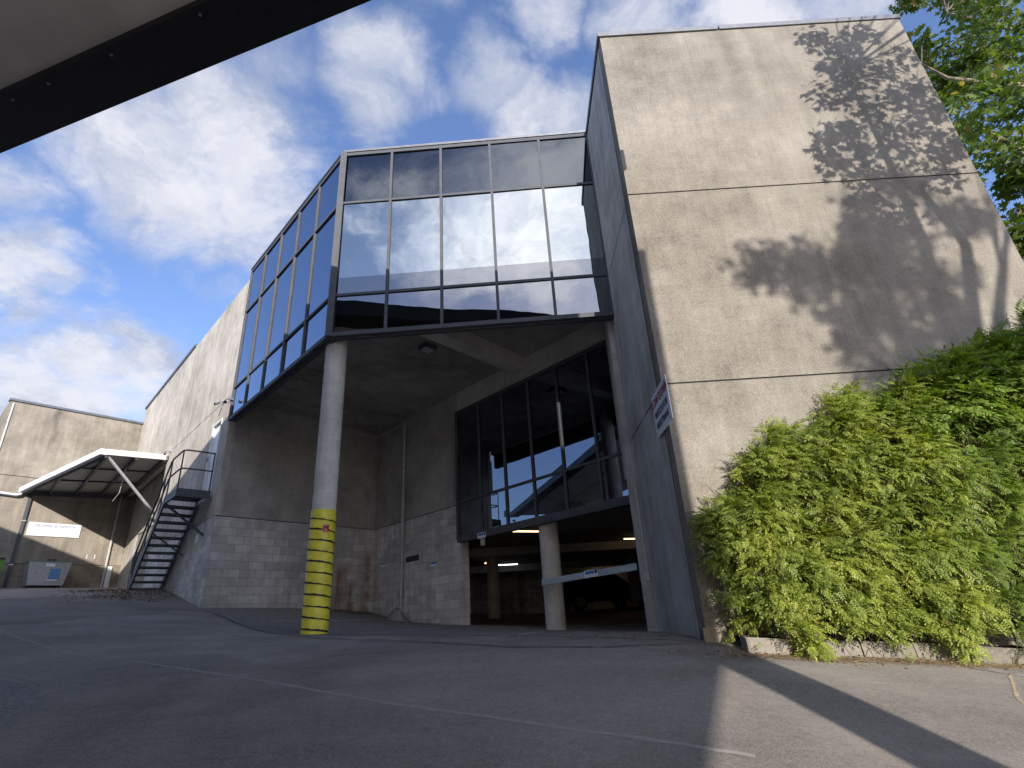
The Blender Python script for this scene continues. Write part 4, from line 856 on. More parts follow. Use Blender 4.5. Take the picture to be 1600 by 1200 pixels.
# ------------------------------------------------------------ parked car
def car(cx, cy, ang):
    cz = gz(cx, cy); t = empty('parked_car', (cx, cy, cz), 'dark hatchback car parked deep inside the basement car park', 'car')
    ca, sa = math.cos(ang), math.sin(ang)
    def W(x, y, z): return Vector((cx+x*ca-y*sa, cy+x*sa+y*ca, cz+z))
    prof = [(-2.05, .30), (-2.12, .55), (-2.05, .82), (-1.75, .93), (-1.15, .98), (-.9, 1.0), (1.35, 1.02), (1.85, .98), (2.05, .85), (2.1, .5), (2.0, .28)]
    mb = MB(); secs = []
    for (yy, k) in ((-.86, .96), (-.82, 1.0), (.82, 1.0), (.86, .96)):
        secs.append([W(x*k, yy, z if abs(yy) < .85 else .30+(z-.3)*.9) for x, z in prof])
    for a, b in zip(secs[:-1], secs[1:]):
        for i in range(len(prof)-1): mb.poly([a[i], a[i+1], b[i+1], b[i]])
        mb.poly([a[-1], a[0], b[0], b[-1]])
    mb.poly(secs[0][::-1]); mb.poly(secs[-1])
    paint = simple('dark_car_paint', (.012, .013, .018), .25, .3, coat=.8)
    bd__ = mb.build('body', paint, t, bevel=.03)
    cab = [(-.95, .98), (-.35, 1.40), (.3, 1.47), (1.1, 1.44), (1.7, 1.02)]; mb = MB(); s1 = [W(x, -.80+(z-.98)*.35, z) for x, z in cab]; s2 = [W(x, .80-(z-.98)*.35, z) for x, z in cab]
    for i in range(4): mb.poly([s1[i], s1[i+1], s2[i+1], s2[i]], None, 1 if i in (0, 3) else 0)
    mb.poly(s1[::-1], None, 1); mb.poly(s2, None, 1); mb.build('cabin', [paint, simple('car_glass', (.01, .012, .014), .05, 0, spec=.8)], t)
    for x in (-1.3, 1.35):
        for y in (-.78, .78):
            mb = MB(); s = 1 if y > 0 else -1; mb.tube([W(x, y-s*.1, .31), W(x, y+s*.1, .31)], .31, 20); w = mb.build('wheel', M['rubber'], t)
            mb = MB(); mb.tube([W(x, y+s*.101, .31), W(x, y+s*.11, .31)], .2, 16); mb.build('rim', M['galv'], w)
    for y in (-.6, .6):
        mb = MB(); mb.cbox(W(-2.09, y, .72), .05, .34, .14, (ca, sa, 0), (-sa, ca, 0)); mb.build('headlight', simple('lamp_lens', (.5, .5, .52), .1, .5), t)
    mb = MB(); mb.cbox(W(-2.13, 0, .5), .03, .5, .11, (ca, sa, 0), (-sa, ca, 0)); mb.build('number_plate', M['signwhite'], t)
    for s in (-1, 1):
        mb = MB(); mb.cbox(W(-.62, s*.93, 1.02), .1, .18, .12, (ca, sa, 0), (-sa, ca, 0)); mb.build('wing_mirror', paint, t, bevel=.02)
car(3.15, 24.8, R(200))

# ------------------------------------------------------------ canopy overhead and the building behind the viewer
e2 = Vector((.956, -.293)).normalized(); p2_ = Vector((.293, .956)).normalized(); HZ = 8.0
ob = empty('service_canopy', (-8.67, 7.0, HZ), 'broad overhead canopy with black steel edge beam and pale soffit, top left', 'canopy')
eL = Vector((-1.084, .876))*HZ; hS = Vector((SUN.x, SUN.y)).normalized(); qS = Vector((-hS.y, hS.x)); kS = SUN.z/Vector((SUN.x, SUN.y)).length
AR = 3.25                                                # sun-view coordinate of the pillar's right edge
tE = (AR-eL.dot(qS))/e2.dot(qS); a = eL-e2*26; ln = tE+26; eR = eL+e2*tE
mb = MB(); mb.box(V3(a, HZ), (e2*ln).to_3d(), (-p2_*.096*HZ).to_3d(), (0, 0, .42)); mb.build('edge_beam', M['darkmetal'], ob)
mb = MB(); q0 = a-p2_*.095*HZ; q1 = eR-p2_*.095*HZ; pr = [q0, q1, q1+hS*6.6, q0-p2_*6.3]
mb.poly([V3(q, HZ+.14) for q in pr][::-1]); mb.poly([V3(q, HZ+.40) for q in pr])
for i in range(4): j = (i+1) % 4; mb.poly([V3(pr[i], HZ+.14), V3(pr[j], HZ+.14), V3(pr[j], HZ+.4), V3(pr[i], HZ+.4)][::-1])
mb.build('soffit', M['soffitlight'], ob)
for uu, vv in ((313, 22), (174, 85), (76, 130), (20, 155)):
    r = ray(uu, vv); k = (HZ-.005)/r.z; mb = MB(); c = r*k; mb.tube([c, c-Vector((0, 0, .02))], .024, 6); mb.build('bolt', M['bolt'], ob)
for k in range(2):
    q = eL-p2_*(3.2+k*2.4)-e2*20; mb = MB(); mb.bar(V3(q, HZ+.135), V3(q+e2*30, HZ+.135), .03, .02); mb.build('soffit_joint', M['darkmetal'], ob)
wb = empty('shadow_building', (-6, -9, -2), 'unseen building behind the viewer, its wall cut to throw the yard shadow', 'building')
W0 = eR-p2_*9.5
def cast(ax, bx_):   # sun-view coordinates -> (plan point, height) on the wall plane
    t_ = (ax-W0.dot(qS))/e2.dot(qS); p = W0+e2*t_; return p, bx_+p.dot(hS)*kS
pa, za1 = cast(2.80, 1.58); pc, zc1 = cast(1.61, .515); pb, zb1 = cast(2.64-9.9, 1.44-.896*9.9)
far = W0-e2*32; zt = HZ+2.4
poly_ = [V3(pa, zt), V3(pa, za1), V3(pc, zc1), V3(pb, zb1), V3(far, -4.0), V3(far, zt)]
mb = MB(); mb.poly(poly_); off = Vector((-p2_.x, -p2_.y, 0))*.25; mb.poly([k+off for k in poly_][::-1])
for i in range(len(poly_)): j = (i+1) % len(poly_); mb.poly([poly_[i], poly_[j], poly_[j]+off, poly_[i]+off])
mb.build('wall', M['soffitlight'], wb)  # unseen wall, outline cut to shape the shadow on the ground
yP = -2.6; xl = (2.74-qS.y*yP)/qS.x; xr_ = (AR-qS.y*yP)/qS.x
mb = MB(); mb.box((xl, yP, -2.8), (xr_-xl, 0, 0), (0, .3, 0), (0, 0, 2.8+8.6)); mb.build('pillar', M['column'], wb)

# ------------------------------------------------------------ planting bed, kerb
M['kerb'] = concrete('kerb_concrete', (.22, .2, .17), streaky=.2, grain=.6)
kb = MB(); kx = [2.22, 3.1, 4.0, 4.02, 4.9, 4.92, 5.9, 7.2, 9.5, 12]
ky = lambda x: 6.33-.02*(x-2)
seg = [(2.25, 3.38), (3.40, 4.42), (4.44, 5.2), (5.22, 6.6), (6.62, 8.4), (8.42, 11)]
kerb = empty('stone_kerb', (5, 6.3, -.8), 'low worn concrete kerb along the front of the planting bed', 'kerb')
for (x0, x1) in seg:
    kb = MB(); n = 8
    for i in range(n):
        xa, xb = x0+(x1-x0)*i/n, x0+(x1-x0)*(i+1)/n
        def cs(x): z = gz(x, ky(x)); w = random.Random(int(x*1000)).uniform(-.008, .008); return [Vector((x, ky(x)-.02, z-.1)), Vector((x, ky(x)+w, z+.125+w)), Vector((x, ky(x)+.03, z+.15)), Vector((x, ky(x)+.17, z+.15)), Vector((x, ky(x)+.17, z-.1))]
        ca_, cb2 = cs(xa), cs(xb)
        for j in range(4): kb.poly([ca_[j], cb2[j], cb2[j+1], ca_[j+1]])
        if i == 0: kb.poly(ca_)
        if i == n-1: kb.poly(cb2[::-1])
    kb.build('kerb_stone', M['kerb'], kerb)
soil = simple('bed_soil', (.07, .048, .032), .95, noise=.5, nscale=9, bump=1)
mb = MB()
for i in range(40):
    x0, x1 = 2.3+i*.25, 2.55+i*.25
    for j in range(3):
        y0, y1 = 6.48+j*.15, 6.63+j*.15; h = lambda x, y: gz(x, 6.35)+.12+.05*math.sin(x*5+y*7)
        mb.poly([(x0, y0, h(x0, y0)), (x1, y0, h(x1, y0)), (x1, y1, h(x1, y1)), (x0, y1, h(x0, y1))])
o = mb.build('planting_soil', soil); tag(o, kind='structure')
mb = MB()
for i in range(12):
    for j in range(14):
        x0, x1 = 7.7+i*.8, 8.5+i*.8; y0, y1 = 6.93+j*.8, 7.73+j*.8
        mb.poly([(x0, y0, -.55), (x1, y0, -.55), (x1, y1, -.55), (x0, y1, -.55)])
o = mb.build('garden_soil', soil); tag(o, kind='structure')

def ragged(name, cx, w_, mat, off=.003):
    mb = MB(); prev = None; r_ = random.Random(4)
    for i, (x, y) in enumerate(cx):
        a = w_*(.6+.8*r_.random()); q = [Vector((x, y+.12, 0)), Vector((x, y-a, 0))]; q = [Vector((k.x, k.y, gz(k.x, k.y)+off)) for k in q]
        if prev: mb.poly([prev[1], q[1], q[0], prev[0]])
        prev = q
    o = mb.build(name, mat); tag(o, kind='structure'); return o
def dirtmat():
    m, t, b = newmat('kerb_dirt'); tcn = nd('ShaderNodeTexCoord', t); o = tcn.outputs['Object']
    c = mixc(t, mapr(t, noise(t, o, 22, 8, .75), .35, .65, 0, 1), (.13, .10, .075), (.34, .27, .19)); t.links.new(c, b.inputs['Base Color']); b.inputs['Roughness'].default_value = .95
    bp = nd('ShaderNodeBump', t); bp.inputs['Distance'].default_value = .02; t.links.new(noise(t, o, 40, 6, .8), bp.inputs['Height']); t.links.new(bp.outputs[0], b.inputs['Normal']); return m
M['dirt'] = dirtmat()
ragged('kerb_dirt', [(2.05+.07*k, 6.32-.02*(.07*k)) for k in range(70)], .16, M['dirt'])
# ------------------------------------------------------------ foliage
def leafmat(name, cols, trans=.35, rough=.5):
    m, t, b = newmat(name); oi = nd('ShaderNodeNewGeometry', t); tcn = nd('ShaderNodeTexCoord', t)
    n = noise(t, tcn.outputs['Object'], 2.3, 3); rn = oi.outputs['Random Per Island']
    c = mixc(t, rn, cols[0], cols[1]); c = mixc(t, mapr(t, n, .35, .65, 0, .75), c, cols[2]); c = mixc(t, mapr(t, mathn(t, 'FRACT', mathn(t, 'MULTIPLY', rn, 37.7)), .975, .98, 0, .8), c, (.30, .20, .09))
    t.links.new(c, b.inputs['Base Color']); b.inputs['Roughness'].default_value = rough; b.inputs['Specular IOR Level'].default_value = .35
    tr = nd('ShaderNodeBsdfTranslucent', t); tc2 = mixc(t, 1.0, c, (1.5, 1.6, .5), 'MULTIPLY'); t.links.new(tc2, tr.inputs['Color'])
    ms = nd('ShaderNodeMixShader', t); ms.inputs[0].default_value = trans; t.links.new(b.outputs[0], ms.inputs[1]); t.links.new(tr.outputs[0], ms.inputs[2])
    t.links.new(ms.outputs[0], t.nodes['Material Output'].inputs['Surface']); return m
M['leafA'] = leafmat('shrub_leaf_pale', ((.20, .26, .045), (.40, .42, .085), (.12, .18, .04)))
M['leafB'] = leafmat('shrub_leaf_green', ((.15, .22, .04), (.25, .32, .06), (.10, .16, .035)))
M['leafC'] = leafmat('broad_leaf_green', ((.15, .235, .04), (.25, .33, .06), (.11, .175, .035)))
M['leafT'] = leafmat('plane_leaf', ((.07, .12, .022), (.15, .20, .04), (.05, .09, .02)), trans=.42)
M['twig'] = simple('twig_bark', (.09, .06, .04), .9, noise=.3)
M['bark'] = simple('plane_bark', (.22, .18, .14), .85, noise=.5, nscale=5, bump=.6)
def unit(v): return v/np.maximum(np.linalg.norm(v, axis=-1, keepdims=True), 1e-9)
def spray_template(pairs=6, ln=.22, lw_=.026, ll=.062):
    """one pinnate spray lying along +x, returned as quads (k,4,3)"""
    Q = []
    for i in range(pairs):
        x = ln*(.2+.8*i/pairs); dr = -.12*(x/ln)**2*ln
        k = 1-.35*i/pairs
        for s in (-1, 1):
            a = np.array([x, 0, dr]); tip = a+np.array([ll*.55*k, s*ll*.85*k, -.010]); mid = (a+tip)/2; pr_ = np.array([-(tip-a)[1], (tip-a)[0], 0]); pr_ = pr_/np.linalg.norm(pr_)*lw_*k/2
            Q.append([a, mid+pr_+[0, 0, .004], tip, mid-pr_+[0, 0, .004]])
    a = np.array([ln, 0, -.12*ln]); Q.append([a, a+[ll*.5, lw_*.5, 0], a+[ll, 0, -.01], a+[ll*.5, -lw_*.5, 0]])
    Q.append([[0, 0, 0], [ln*.5, .0018, -.03*ln], [ln, 0, -.12*ln], [ln*.5, -.0018, -.03*ln]])
    return np.array(Q, float)
def frames(d, up):
    """rotation matrices whose x axis is d and z axis close to up"""
    x = unit(d); y = unit(np.cross(up, x)); z = np.cross(x, y); return np.stack([x, y, z], axis=2)
def place(tpl, pos, rot, scl):
    # tpl (k,m,3) ; -> (n*k, m, 3)
    out = np.einsum('nij,kmj->nkmi', rot, tpl)*scl[:, None, None, None]+pos[:, None, None, :]
    return out.reshape(-1, tpl.shape[1], 3)
def polys_obj(name, polys, mat, parent):
    n, k, _ = polys.shape; me = bpy.data.meshes.new(name); me.vertices.add(n*k); me.vertices.foreach_set('co', polys.reshape(-1).astype(np.float32))
    me.loops.add(n*k); me.loops.foreach_set('vertex_index', np.arange(n*k, dtype=np.int32)); me.polygons.add(n)
    me.polygons.foreach_set('loop_start', np.arange(0, n*k, k, dtype=np.int32)); me.polygons.foreach_set('loop_total', np.full(n, k, dtype=np.int32)); me.update(calc_edges=True)
    me.materials.append(mat); o = bpy.data.objects.new(name, me); COL.objects.link(o)
    if parent is not None: o.parent = parent; o.matrix_parent_inverse = Matrix.Translation(-Vector(parent.location))
    return o
def shrub(name, label, x0, x1, topf, ncl, mat, tpl, seed, ymid=6.70, depth=.5, droop=.5, scale=(.8, 1.25), lowf=None, shoots=24, rad=(.13, .27), hang=.10):
    """clumps of arching shoots; the hollows between clumps stay dark"""
    rs = np.random.RandomState(seed); bx_ = (x0+x1)/2; t = empty(name, (bx_, ymid, gz(bx_, 6.4)+.1), label, 'shrub')
    pos = []; dirs = []; tw = MB(); cen = []
    for i in range(ncl):
        x = rs.uniform(x0, x1); low = lowf(x) if lowf else gz(x, 6.4)+.22
        zt_ = topf(x)+rs.normal(0, .07); z = low+(zt_-low)*rs.uniform(0, 1)**.9; rel = (z-low)/max(zt_-low, .1)
        edge = min(1.0, .3+(x-x0)/.6); inner = rs.rand() < .38; y = 6.80 if inner else ymid-depth*(1-.62*rel**2)*edge*rs.uniform(.45, 1.0)
        if rs.rand() < hang and rel < .4: z = gz(x, 6.3)+rs.uniform(.10, .25); y = min(y, 6.34)
        cen.append((x, y, z, rel))
    for (x, y, z, rel) in cen:
        R_ = rs.uniform(*rad); main = np.array([rs.normal(0, .5)-(.9 if x < x0+.3 else 0), -1.0, .35 if rel > .75 else -.1])
        ns = int(shoots*(R_/.2)**1.3)
        for j in range(ns):
            d = main/np.linalg.norm(main)+rs.normal(0, .62, 3); d[2] += .18; d /= np.linalg.norm(d)
            L_ = R_*rs.uniform(.5, 1.5)*(1.45 if rel > .85 and rs.rand() < .3 else 1); p = np.array([x, y, z]); pts_ = [tuple(p)]
            for k in range(3):
                f_ = (k+1)/3; q = p+d*L_*f_+np.array([0, 0, -droop*(L_*f_)**2*2.2]); dd = d+np.array([0, 0, -droop*4.4*L_*f_])
                side = np.cross(dd, [0, 0, 1]); fd = dd+side*(1 if (k+j) % 2 else -1)*rs.uniform(.2, .9)+rs.normal(0, .2, 3)
                pos.append(q); dirs.append(fd); pts_.append(tuple(q))
            if j % 5 == 0: tw.tube(pts_, .003, 3, cap=False)
    for i in range(int((x1-x0)*8)):
        x = rs.uniform(x0+.75, x1-.1); zt_ = topf(x)-.25; z0_ = gz(x, 6.4)+.05
        p0 = np.array([x, ymid-.05, z0_]); p1 = np.array([x+rs.normal(0, .3), ymid-.15, z0_+(zt_-z0_)*.55]); p2 = np.array([x+rs.normal(0, .5), ymid-.25*rs.rand(), z0_+(zt_-z0_)*.9])
        tw.tube([p0, p1, p2], .012, 5, cap=False, radii=[.016, .010, .004])
    tw.build('stems', M['twig'], t)
    pos = np.array(pos); dirs = np.array(dirs); lowlim = np.where((pos[:, 1] < 6.5) & (np.sin(pos[:, 0]*4.3+seed)+np.sin(pos[:, 0]*9.1) < .55), .27, .05); ok = pos[:, 2] > gzv(pos[:, 0], pos[:, 1])+lowlim; pos, dirs = pos[ok], dirs[ok]
    n = len(pos); up = np.tile([0, -.6, 1.0], (n, 1))+rs.normal(0, .35, (n, 3))
    pl = place(tpl, pos, frames(dirs, up), rs.uniform(*scale, n)); pl[..., 1] = np.minimum(pl[..., 1], 6.915)
    polys_obj('foliage', pl, mat, t); return t
top1 = lambda x: np.interp(x, [2.25, 2.5, 2.8, 3.1, 3.5, 3.9, 4.4, 5.0, 5.6], [.70, 1.15, 1.55, 1.82, 2.1, 2.3, 2.42, 2.42, 2.3])+.12*math.sin(x*9)+.09*math.sin(x*23)
top2 = lambda x: np.interp(x, [4.2, 4.6, 5.2, 6.0, 7.0, 8.5], [1.4, 2.35, 2.45, 2.5, 2.5, 2.5])+.08*math.sin(x*7+1)+.05*math.sin(x*19)
top3 = lambda x: np.interp(x, [4.7, 5.2, 5.7, 6.3, 7.0, 9.0], [2.25, 2.4, 2.75, 3.1, 3.3, 3.4])+.10*math.sin(x*11)
tplA = spray_template(4, .105, .017, .042); tplB = spray_template(5, .115, .014, .036); tplC = spray_template(4, .14, .026, .07)
shrub('flowering_shrub', 'dense pale green shrub spilling over the kerb, next to the tower corner', 2.34, 4.9, top1, 235, M['leafA'], tplA, 3, droop=.5)
shrub('flowering_shrub', 'darker green fine-leaved shrub against the tower wall, right of the pale one', 4.3, 8.6, top2, 290, M['leafB'], tplB, 5, droop=.4, hang=.03)
shrub('tall_shrub', 'bright broad-leaved shrub rising above the darker one at the right edge', 5.0, 9.2, top3, 170, M['leafC'], tplC, 8, ymid=6.8, depth=.4, droop=.3, lowf=lambda x: top2(x)-.4, shoots=12, rad=(.2, .36), hang=0)

# plane trees
def leaf_tpl():
    a = []; n = 5
    for k in range(n):
        an = (-1.25+2.5*k/(n-1)); a.append((math.cos(an)*(1-.12*abs(k-2)), math.sin(an)*(1-.1*abs(k-2))))
        if k < n-1: an2 = an+2.5/(n-1)/2; a.append((math.cos(an2)*.55, math.sin(an2)*.55))
    p = [(-.25, -.45)]; p = [(0.0, 0.0)]+a
    return np.array([[(x, y, -.12*(x*x+y*y)) for x, y in p]], float)
LT = leaf_tpl()
def clump_leaves(centres, rad, n_each, rs, size=(.07, .13)):
    c = np.repeat(centres, n_each, axis=0); n = len(c); off = unit(rs.normal(0, 1, (n, 3)))*(rs.rand(n, 1)**.5)*np.repeat(rad, n_each)[:, None]*np.array([1, 1, .75])
    pos = c+off; d = off+rs.normal(0, .5, (n, 3)); d[:, 2] -= .35; up = np.tile([0, 0, 1.0], (n, 1))+rs.normal(0, .45, (n, 3))
    return pos, frames(d, up), rs.uniform(*size, n)
def proj(P):
    X, Y, Z = P[:, 0], P[:, 1], P[:, 2]; cp_, sp__ = math.cos(PIT), math.sin(PIT); d = Y*cp_+Z*sp__; u = -Y*sp__+Z*cp_
    cr, sr = math.cos(ROL), math.sin(ROL); return 800+860.3*(X*cr-u*sr)/d, 600-860.3*(X*sr+u*cr)/d, d
def tree(label, base, trunk_top, centres, rad, n_each, seed, limbs, tr=.28, size=(.07, .13), keep=None):
    rs = np.random.RandomState(seed); t = empty('plane_tree', base, label, 'tree', None); b = Vector(base); tt = Vector(trunk_top)
    mb = MB(); m1 = b.lerp(tt, .5)+Vector((.12, .05, 0)); mb.tube([b-Vector((0, 0, .3)), b.lerp(tt, .12), m1, tt], tr, 14, radii=[tr*1.35, tr*1.05, tr*.9, tr*.65]); mb.build('trunk', M['bark'], t, smooth=True)
    for pts_ in limbs:
        mb = MB(); n = len(pts_); mb.tube(pts_, .1, 8, radii=[max(.02, .13*(1-i/(n-.4))) for i in range(n)]); mb.build('limb', M['bark'], t, smooth=True)
    # twigs from trunk region to each clump
    mb = MB()
    allp = [Vector(p) for l in limbs for p in l]+[tt]
    for c in centres:
        cv_ = Vector(c); q = min(allp, key=lambda k: (k-cv_).length); mid = q.lerp(cv_, .5)+Vector(rs.normal(0, .15, 3)); mb.tube([q, mid, cv_], .02, 5, cap=False, radii=[.018, .012, .006])
        for _ in range(3): e = cv_+Vector(unit(rs.normal(0, 1, 3)))*.5; mb.tube([cv_, cv_.lerp(e, .5)+Vector((0, 0, .04)), e], .01, 4, cap=False, radii=[.010, .007, .004])
    mb.build('twigs', M['bark'], t)
    pos, fr__, sc_ = clump_leaves(np.array(centres, float), np.array(rad, float), n_each, rs, size)
    if keep is not None: k = keep(pos); pos, fr__, sc_ = pos[k], fr__[k], sc_[k]
    polys_obj('crown', place(LT, pos, fr__, sc_), M['leafT'], t); return t
# tree beside the tower: crown seen past the tower's right edge
rs = np.random.RandomState(21); cs_ = []; ra_ = []
for i in range(120):
    u, v_ = rs.uniform(1400, 1760), rs.uniform(-160, 400); d = rs.uniform(7.6, 11)
    lim = 1408+max(0, (v_-20))*.515
    if u < lim-20: continue
    if v_ > 300 and u > 1680: pass
    r = ray(u, v_); c = r*(d/r.y)
    cs_.append((c.x, c.y, c.z)); ra_.append(rs.uniform(.35, .8))
def keepA(pos):
    u, v_, d = proj(pos); return ~((pos[:, 1] < 7.0)) & (pos[:, 0] > 7.75)
c1 = np.array(cs_); tbase = (12.6, 10.5, -.6)
lm = []
def rp_(u, v_, d): r = ray(u, v_); return r*(d*.62/r.y)
lm.append([Vector((12.5, 10.4, 5.0)), rp_(1660, 150, 15.5), rp_(1600, 135, 14.5), rp_(1540, 130, 14.0), rp_(1480, 122, 13.5), rp_(1440, 100, 13.2)])
lm.append([Vector((12.5, 10.4, 6.5)), rp_(1640, 60, 16), rp_(1560, 40, 15), rp_(1480, 20, 14)])
lm.append([Vector((12.5, 10.4, 5.5)), rp_(1650, 250, 15), rp_(1590, 230, 14), rp_(1530, 200, 13.6)])
lm.append([Vector((12.5, 10.4, 4.5)), rp_(1680, 340, 15), rp_(1610, 310, 14)])
tree('leafy plane tree growing behind the tower, seen past its right edge', tbase, (12.5, 10.4, 9.5), c1, ra_, 170, 31, lm, size=(.08, .17), keep=keepA)

# tree in front, outside the frame on the right, whose crown throws its shadow on the tower
def sh(sx_, z, t_): return (T0.x+sx_+SUN.x*t_, T0.y+SUN.y*t_, z+SUN.z*t_)
rs = np.random.RandomState(5); cs2 = []; ra2 = []
sharp = [(3.95,9.5),(4.3,9.3),(4.8,9.5),(4.5,8.9),(3.95,8.7),(4.2,8.4),(4.8,8.6),(5.2,8.9),(3.7,8.1),(4.3,7.8),(4.9,7.9),(5.3,8.1),(3.55,7.25),(3.9,7.3),(4.5,7.2),(5.1,7.3),(4.0,6.8),(4.6,6.7),(5.2,6.7),(3.5,6.45),(3.9,6.2),(5.0,6.2),(3.75,5.75),(3.6,5.35),(4.1,5.3),(5.45,7.6),(5.5,6.9),(3.35,6.9)]
for s_, z_ in sharp:
    for k in range(1): t_ = rs.uniform(3.2, 4.6); cs2.append(sh(s_+rs.normal(0, .05), z_+rs.normal(0, .05), t_)); ra2.append(rs.uniform(.32, .46))
soft = [(2.1,4.8),(2.5,4.6),(2.9,4.7),(2.4,4.1),(2.9,4.0),(3.3,4.4),(3.6,4.1),(2.8,3.4),(3.2,3.6),(3.0,3.0),(3.5,3.1),(3.9,3.6),(3.2,2.6),(3.9,2.9),(3.6,2.3),(4.2,2.4),(4.8,5.5),(5.35,5.4),(1.7,4.6),(4.3,4.4),(4.3,3.4),(4.3,6.0),(3.4,4.9),(3.8,5.0),(3.8,4.5),(3.4,5.5)]
for s_, z_ in soft:
    for k in range(2): t_ = rs.uniform(13, 17); cs2.append(sh(s_+rs.normal(0, .12), z_+rs.normal(0, .12), t_)); ra2.append(rs.uniform(.32, .62))
# a few clumps higher up to fill out the crown
for k in range(26):
    t_ = rs.uniform(5, 14); s_ = rs.uniform(4.5, 9); cs2.append(sh(s_, rs.uniform(10.6, 12.5), t_)); ra2.append(.6)
def keepB(pos):
    u, v_, d = proj(pos); return ~((d > .2) & (u > -40) & (u < 1640) & (v_ > -40) & (v_ < 1240))
tb = sh(4.25, -2, 12.5); tb = (tb[0], tb[1], gz(tb[0], tb[1]))
tt_ = (tb[0]-.1, tb[1]+.3, 8.2)
lm2 = [[Vector(tt_), Vector(sh(4.3, 5.0, 8)), Vector(sh(4.3, 7.0, 5)), Vector(sh(4.2, 8.6, 4))], [Vector(tt_)-Vector((0, 0, 1.5)), Vector(sh(4.9, 4.8, 8)), Vector(sh(4.6, 5.9, 5)), Vector(sh(3.9, 6.2, 4))],
       [Vector(tt_)-Vector((0, 0, 2.0)), Vector(sh(3.5, 3.4, 13.5)), Vector(sh(2.8, 4.2, 15))], [Vector(tt_)-Vector((0, 0, 1.8)), Vector(sh(5.2, 4.2, 10)), Vector(sh(5.6, 5.0, 7))]]
tree('plane tree standing right of the driveway, throwing its shadow on the tower face', tb, tt_, cs2, ra2, 84, 41, lm2, tr=.36, size=(.09, .17), keep=keepB)

# ------------------------------------------------------------ surroundings seen only as reflections
hs = empty('gabled_shed', (-34, 6, 0), 'grey gabled shed beyond the yard to the left', 'building')
mb = MB(); hz = 0
hx0, hx1, hy0, hy1 = -44, -30, 5.5, 13.5; zt_ = 5.2; rz_ = 8.2
mb.poly([(hx1, hy0, -1), (hx1, hy1, -1), (hx1, hy1, zt_), (hx1, (hy0+hy1)/2, rz_), (hx1, hy0, zt_)]); mb.poly([(hx0, hy0, -1), (hx1, hy0, -1), (hx1, hy0, zt_), (hx0, hy0, zt_)]); mb.poly([(hx0, hy1, -1), (hx1, hy1, -1), (hx1, hy1, zt_), (hx0, hy1, zt_)][::-1])
mb.build('wall', M['recess'], hs)
mb = MB()
for sgn in (0, 1):
    ya = hy0-.3 if sgn == 0 else hy1+.3; mb.poly([(hx0, ya, zt_-.1), (hx1+.3, ya, zt_-.1), (hx1+.3, (hy0+hy1)/2, rz_+.1), (hx0, (hy0+hy1)/2, rz_+.1)])
mb.build('roof', M['cap'], hs)
rs = np.random.RandomState(77)
for (x, y, h, lb) in ((-26, 14.5, 6.5, 'bushy dark tree beside the gabled shed'), (-38, 3.0, 7.5, 'round tree in front of the gabled shed')):
    t = empty('round_tree', (x, y, 0), lb, 'tree'); mb = MB(); mb.tube([(x, y, -.5), (x, y, h*.6)], .2, 8); mb.build('trunk', M['bark'], t)
    cc = np.array([x, y, h*.68])+unit(rs.normal(0, 1, (26, 3)))*(rs.rand(26, 1)**.4)*np.array([1.9, 1.9, h*.26]); pos, fr__, sc_ = clump_leaves(cc, np.full(26, .8), 60, rs, (.14, .24))
    polys_obj('crown', place(LT, pos, fr__, sc_), M['leafT'], t)

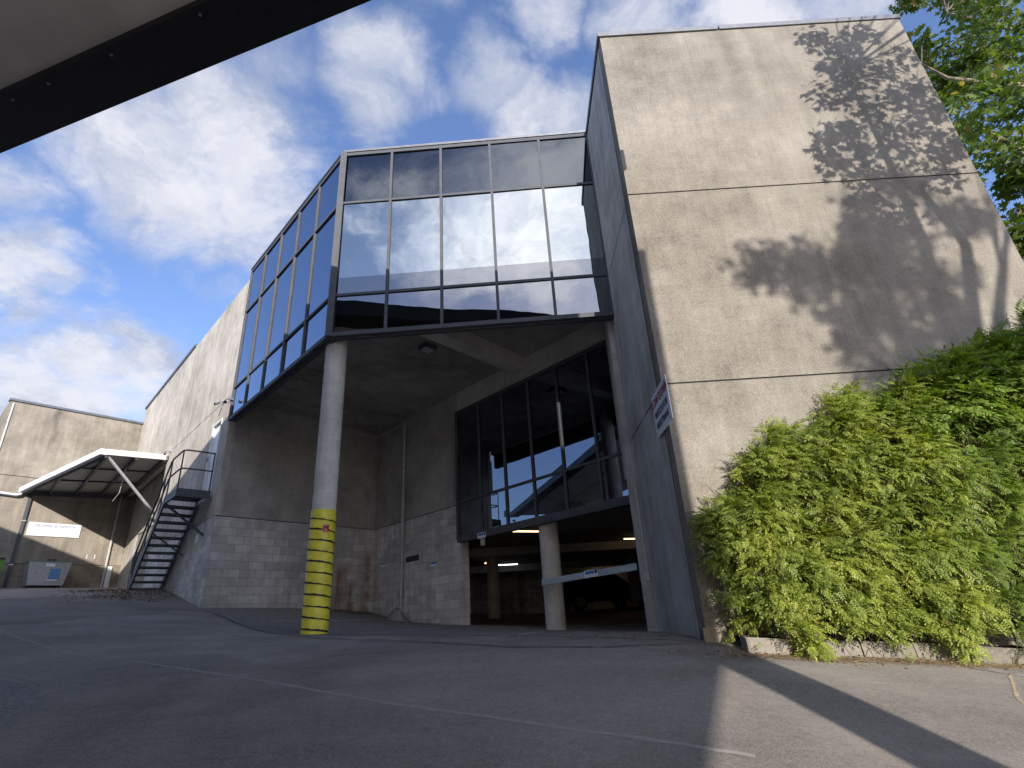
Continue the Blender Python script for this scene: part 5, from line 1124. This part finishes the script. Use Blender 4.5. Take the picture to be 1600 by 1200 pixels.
# ------------------------------------------------------------ litter
def litter(name, pts, spread, n, cols, size, seed, zoff=.012):
    rs = np.random.RandomState(seed); P_l = []
    for (x, y), sp in zip(pts, spread):
        q = rs.normal(0, 1, (n, 2))*sp+[x, y]; P_l.append(q)
    q = np.concatenate(P_l); z = gzv(q[:, 0], q[:, 1])+zoff; pos = np.c_[q, z]; k = len(pos)
    d = np.c_[rs.normal(0, 1, (k, 2)), rs.normal(0, .15, k)]; up = np.tile([0, 0, 1.0], (k, 1))+rs.normal(0, .35, (k, 3))
    tpl = np.array([[(0, 0, 0), (.5, .32, .08), (1, 0, 0), (.5, -.32, .08)]]) if size[2] == 'leaf' else np.array([[(0, 0, 0), (.5, .03, .01), (1, 0, 0), (.5, -.03, .01)]])
    o = polys_obj(name, place(tpl, pos, frames(d, up), rs.uniform(size[0], size[1], k)), leafmat(name+'_mat', cols, 0.1, .9), None); tag(o, kind='stuff'); return o
brown = ((.20, .11, .05), (.32, .20, .10), (.14, .08, .04)); straw = ((.34, .24, .14), (.48, .38, .25), (.22, .14, .08))
o = litter('fallen_leaves', [lw(3.0, .9), lw(2.0, 1.3), lw(4.3, 1.3)], [(.6, .35), (.6, .3), (.5, .3)], 420, brown, (.03, .08, 'leaf'), 1); tag(o, 'dry brown leaves scattered at the foot of the steel stairs', 'leaves')
o = litter('dry_leaves', [I-inBack*.25-db*.5, I-inBack*.3-db*1.0, E_+dl*1.2-db*.4], [(.3, .2), (.3, .15), (.5, .3)], 160, brown, (.03, .07, 'leaf'), 2); tag(o, 'dry leaves gathered along the recess walls', 'leaves')
o = litter('needle_litter', [(2.3+.55*k, 6.16-.02*k) for k in range(9)], [(.35, .07)]*9, 600, straw, (.03, .11, 'straw'), 3); tag(o, 'straw coloured needle litter lying along the kerb', 'litter')
o = litter('gutter_leaves', [(2.0+.4*k, 6.2+.05*(k % 2)) for k in range(7)]+[(1.4, 7.4), (.6, 8.0), (4.9, 5.5), (5.2, 5.2)], [(.4, .15)]*11, 60, brown, (.02, .05, 'leaf'), 4); tag(o, 'small brown leaves in the gutter by the tower corner', 'leaves')
o = litter('grit', [(-4+1.2*k, 9.2-.35*k) for k in range(6)], [(.9, .12)]*6, 160, straw, (.008, .028, 'leaf'), 6); tag(o, 'loose grit and leaf crumbs along the seam in the asphalt', 'grit')
o = litter('car_park_leaves', [(1.0, 14), (2.5, 15), (-.3, 16)], [(1.2, .8)]*3, 160, brown, (.03, .07, 'leaf'), 9); tag(o, 'brown leaves blown onto the car park floor', 'leaves')
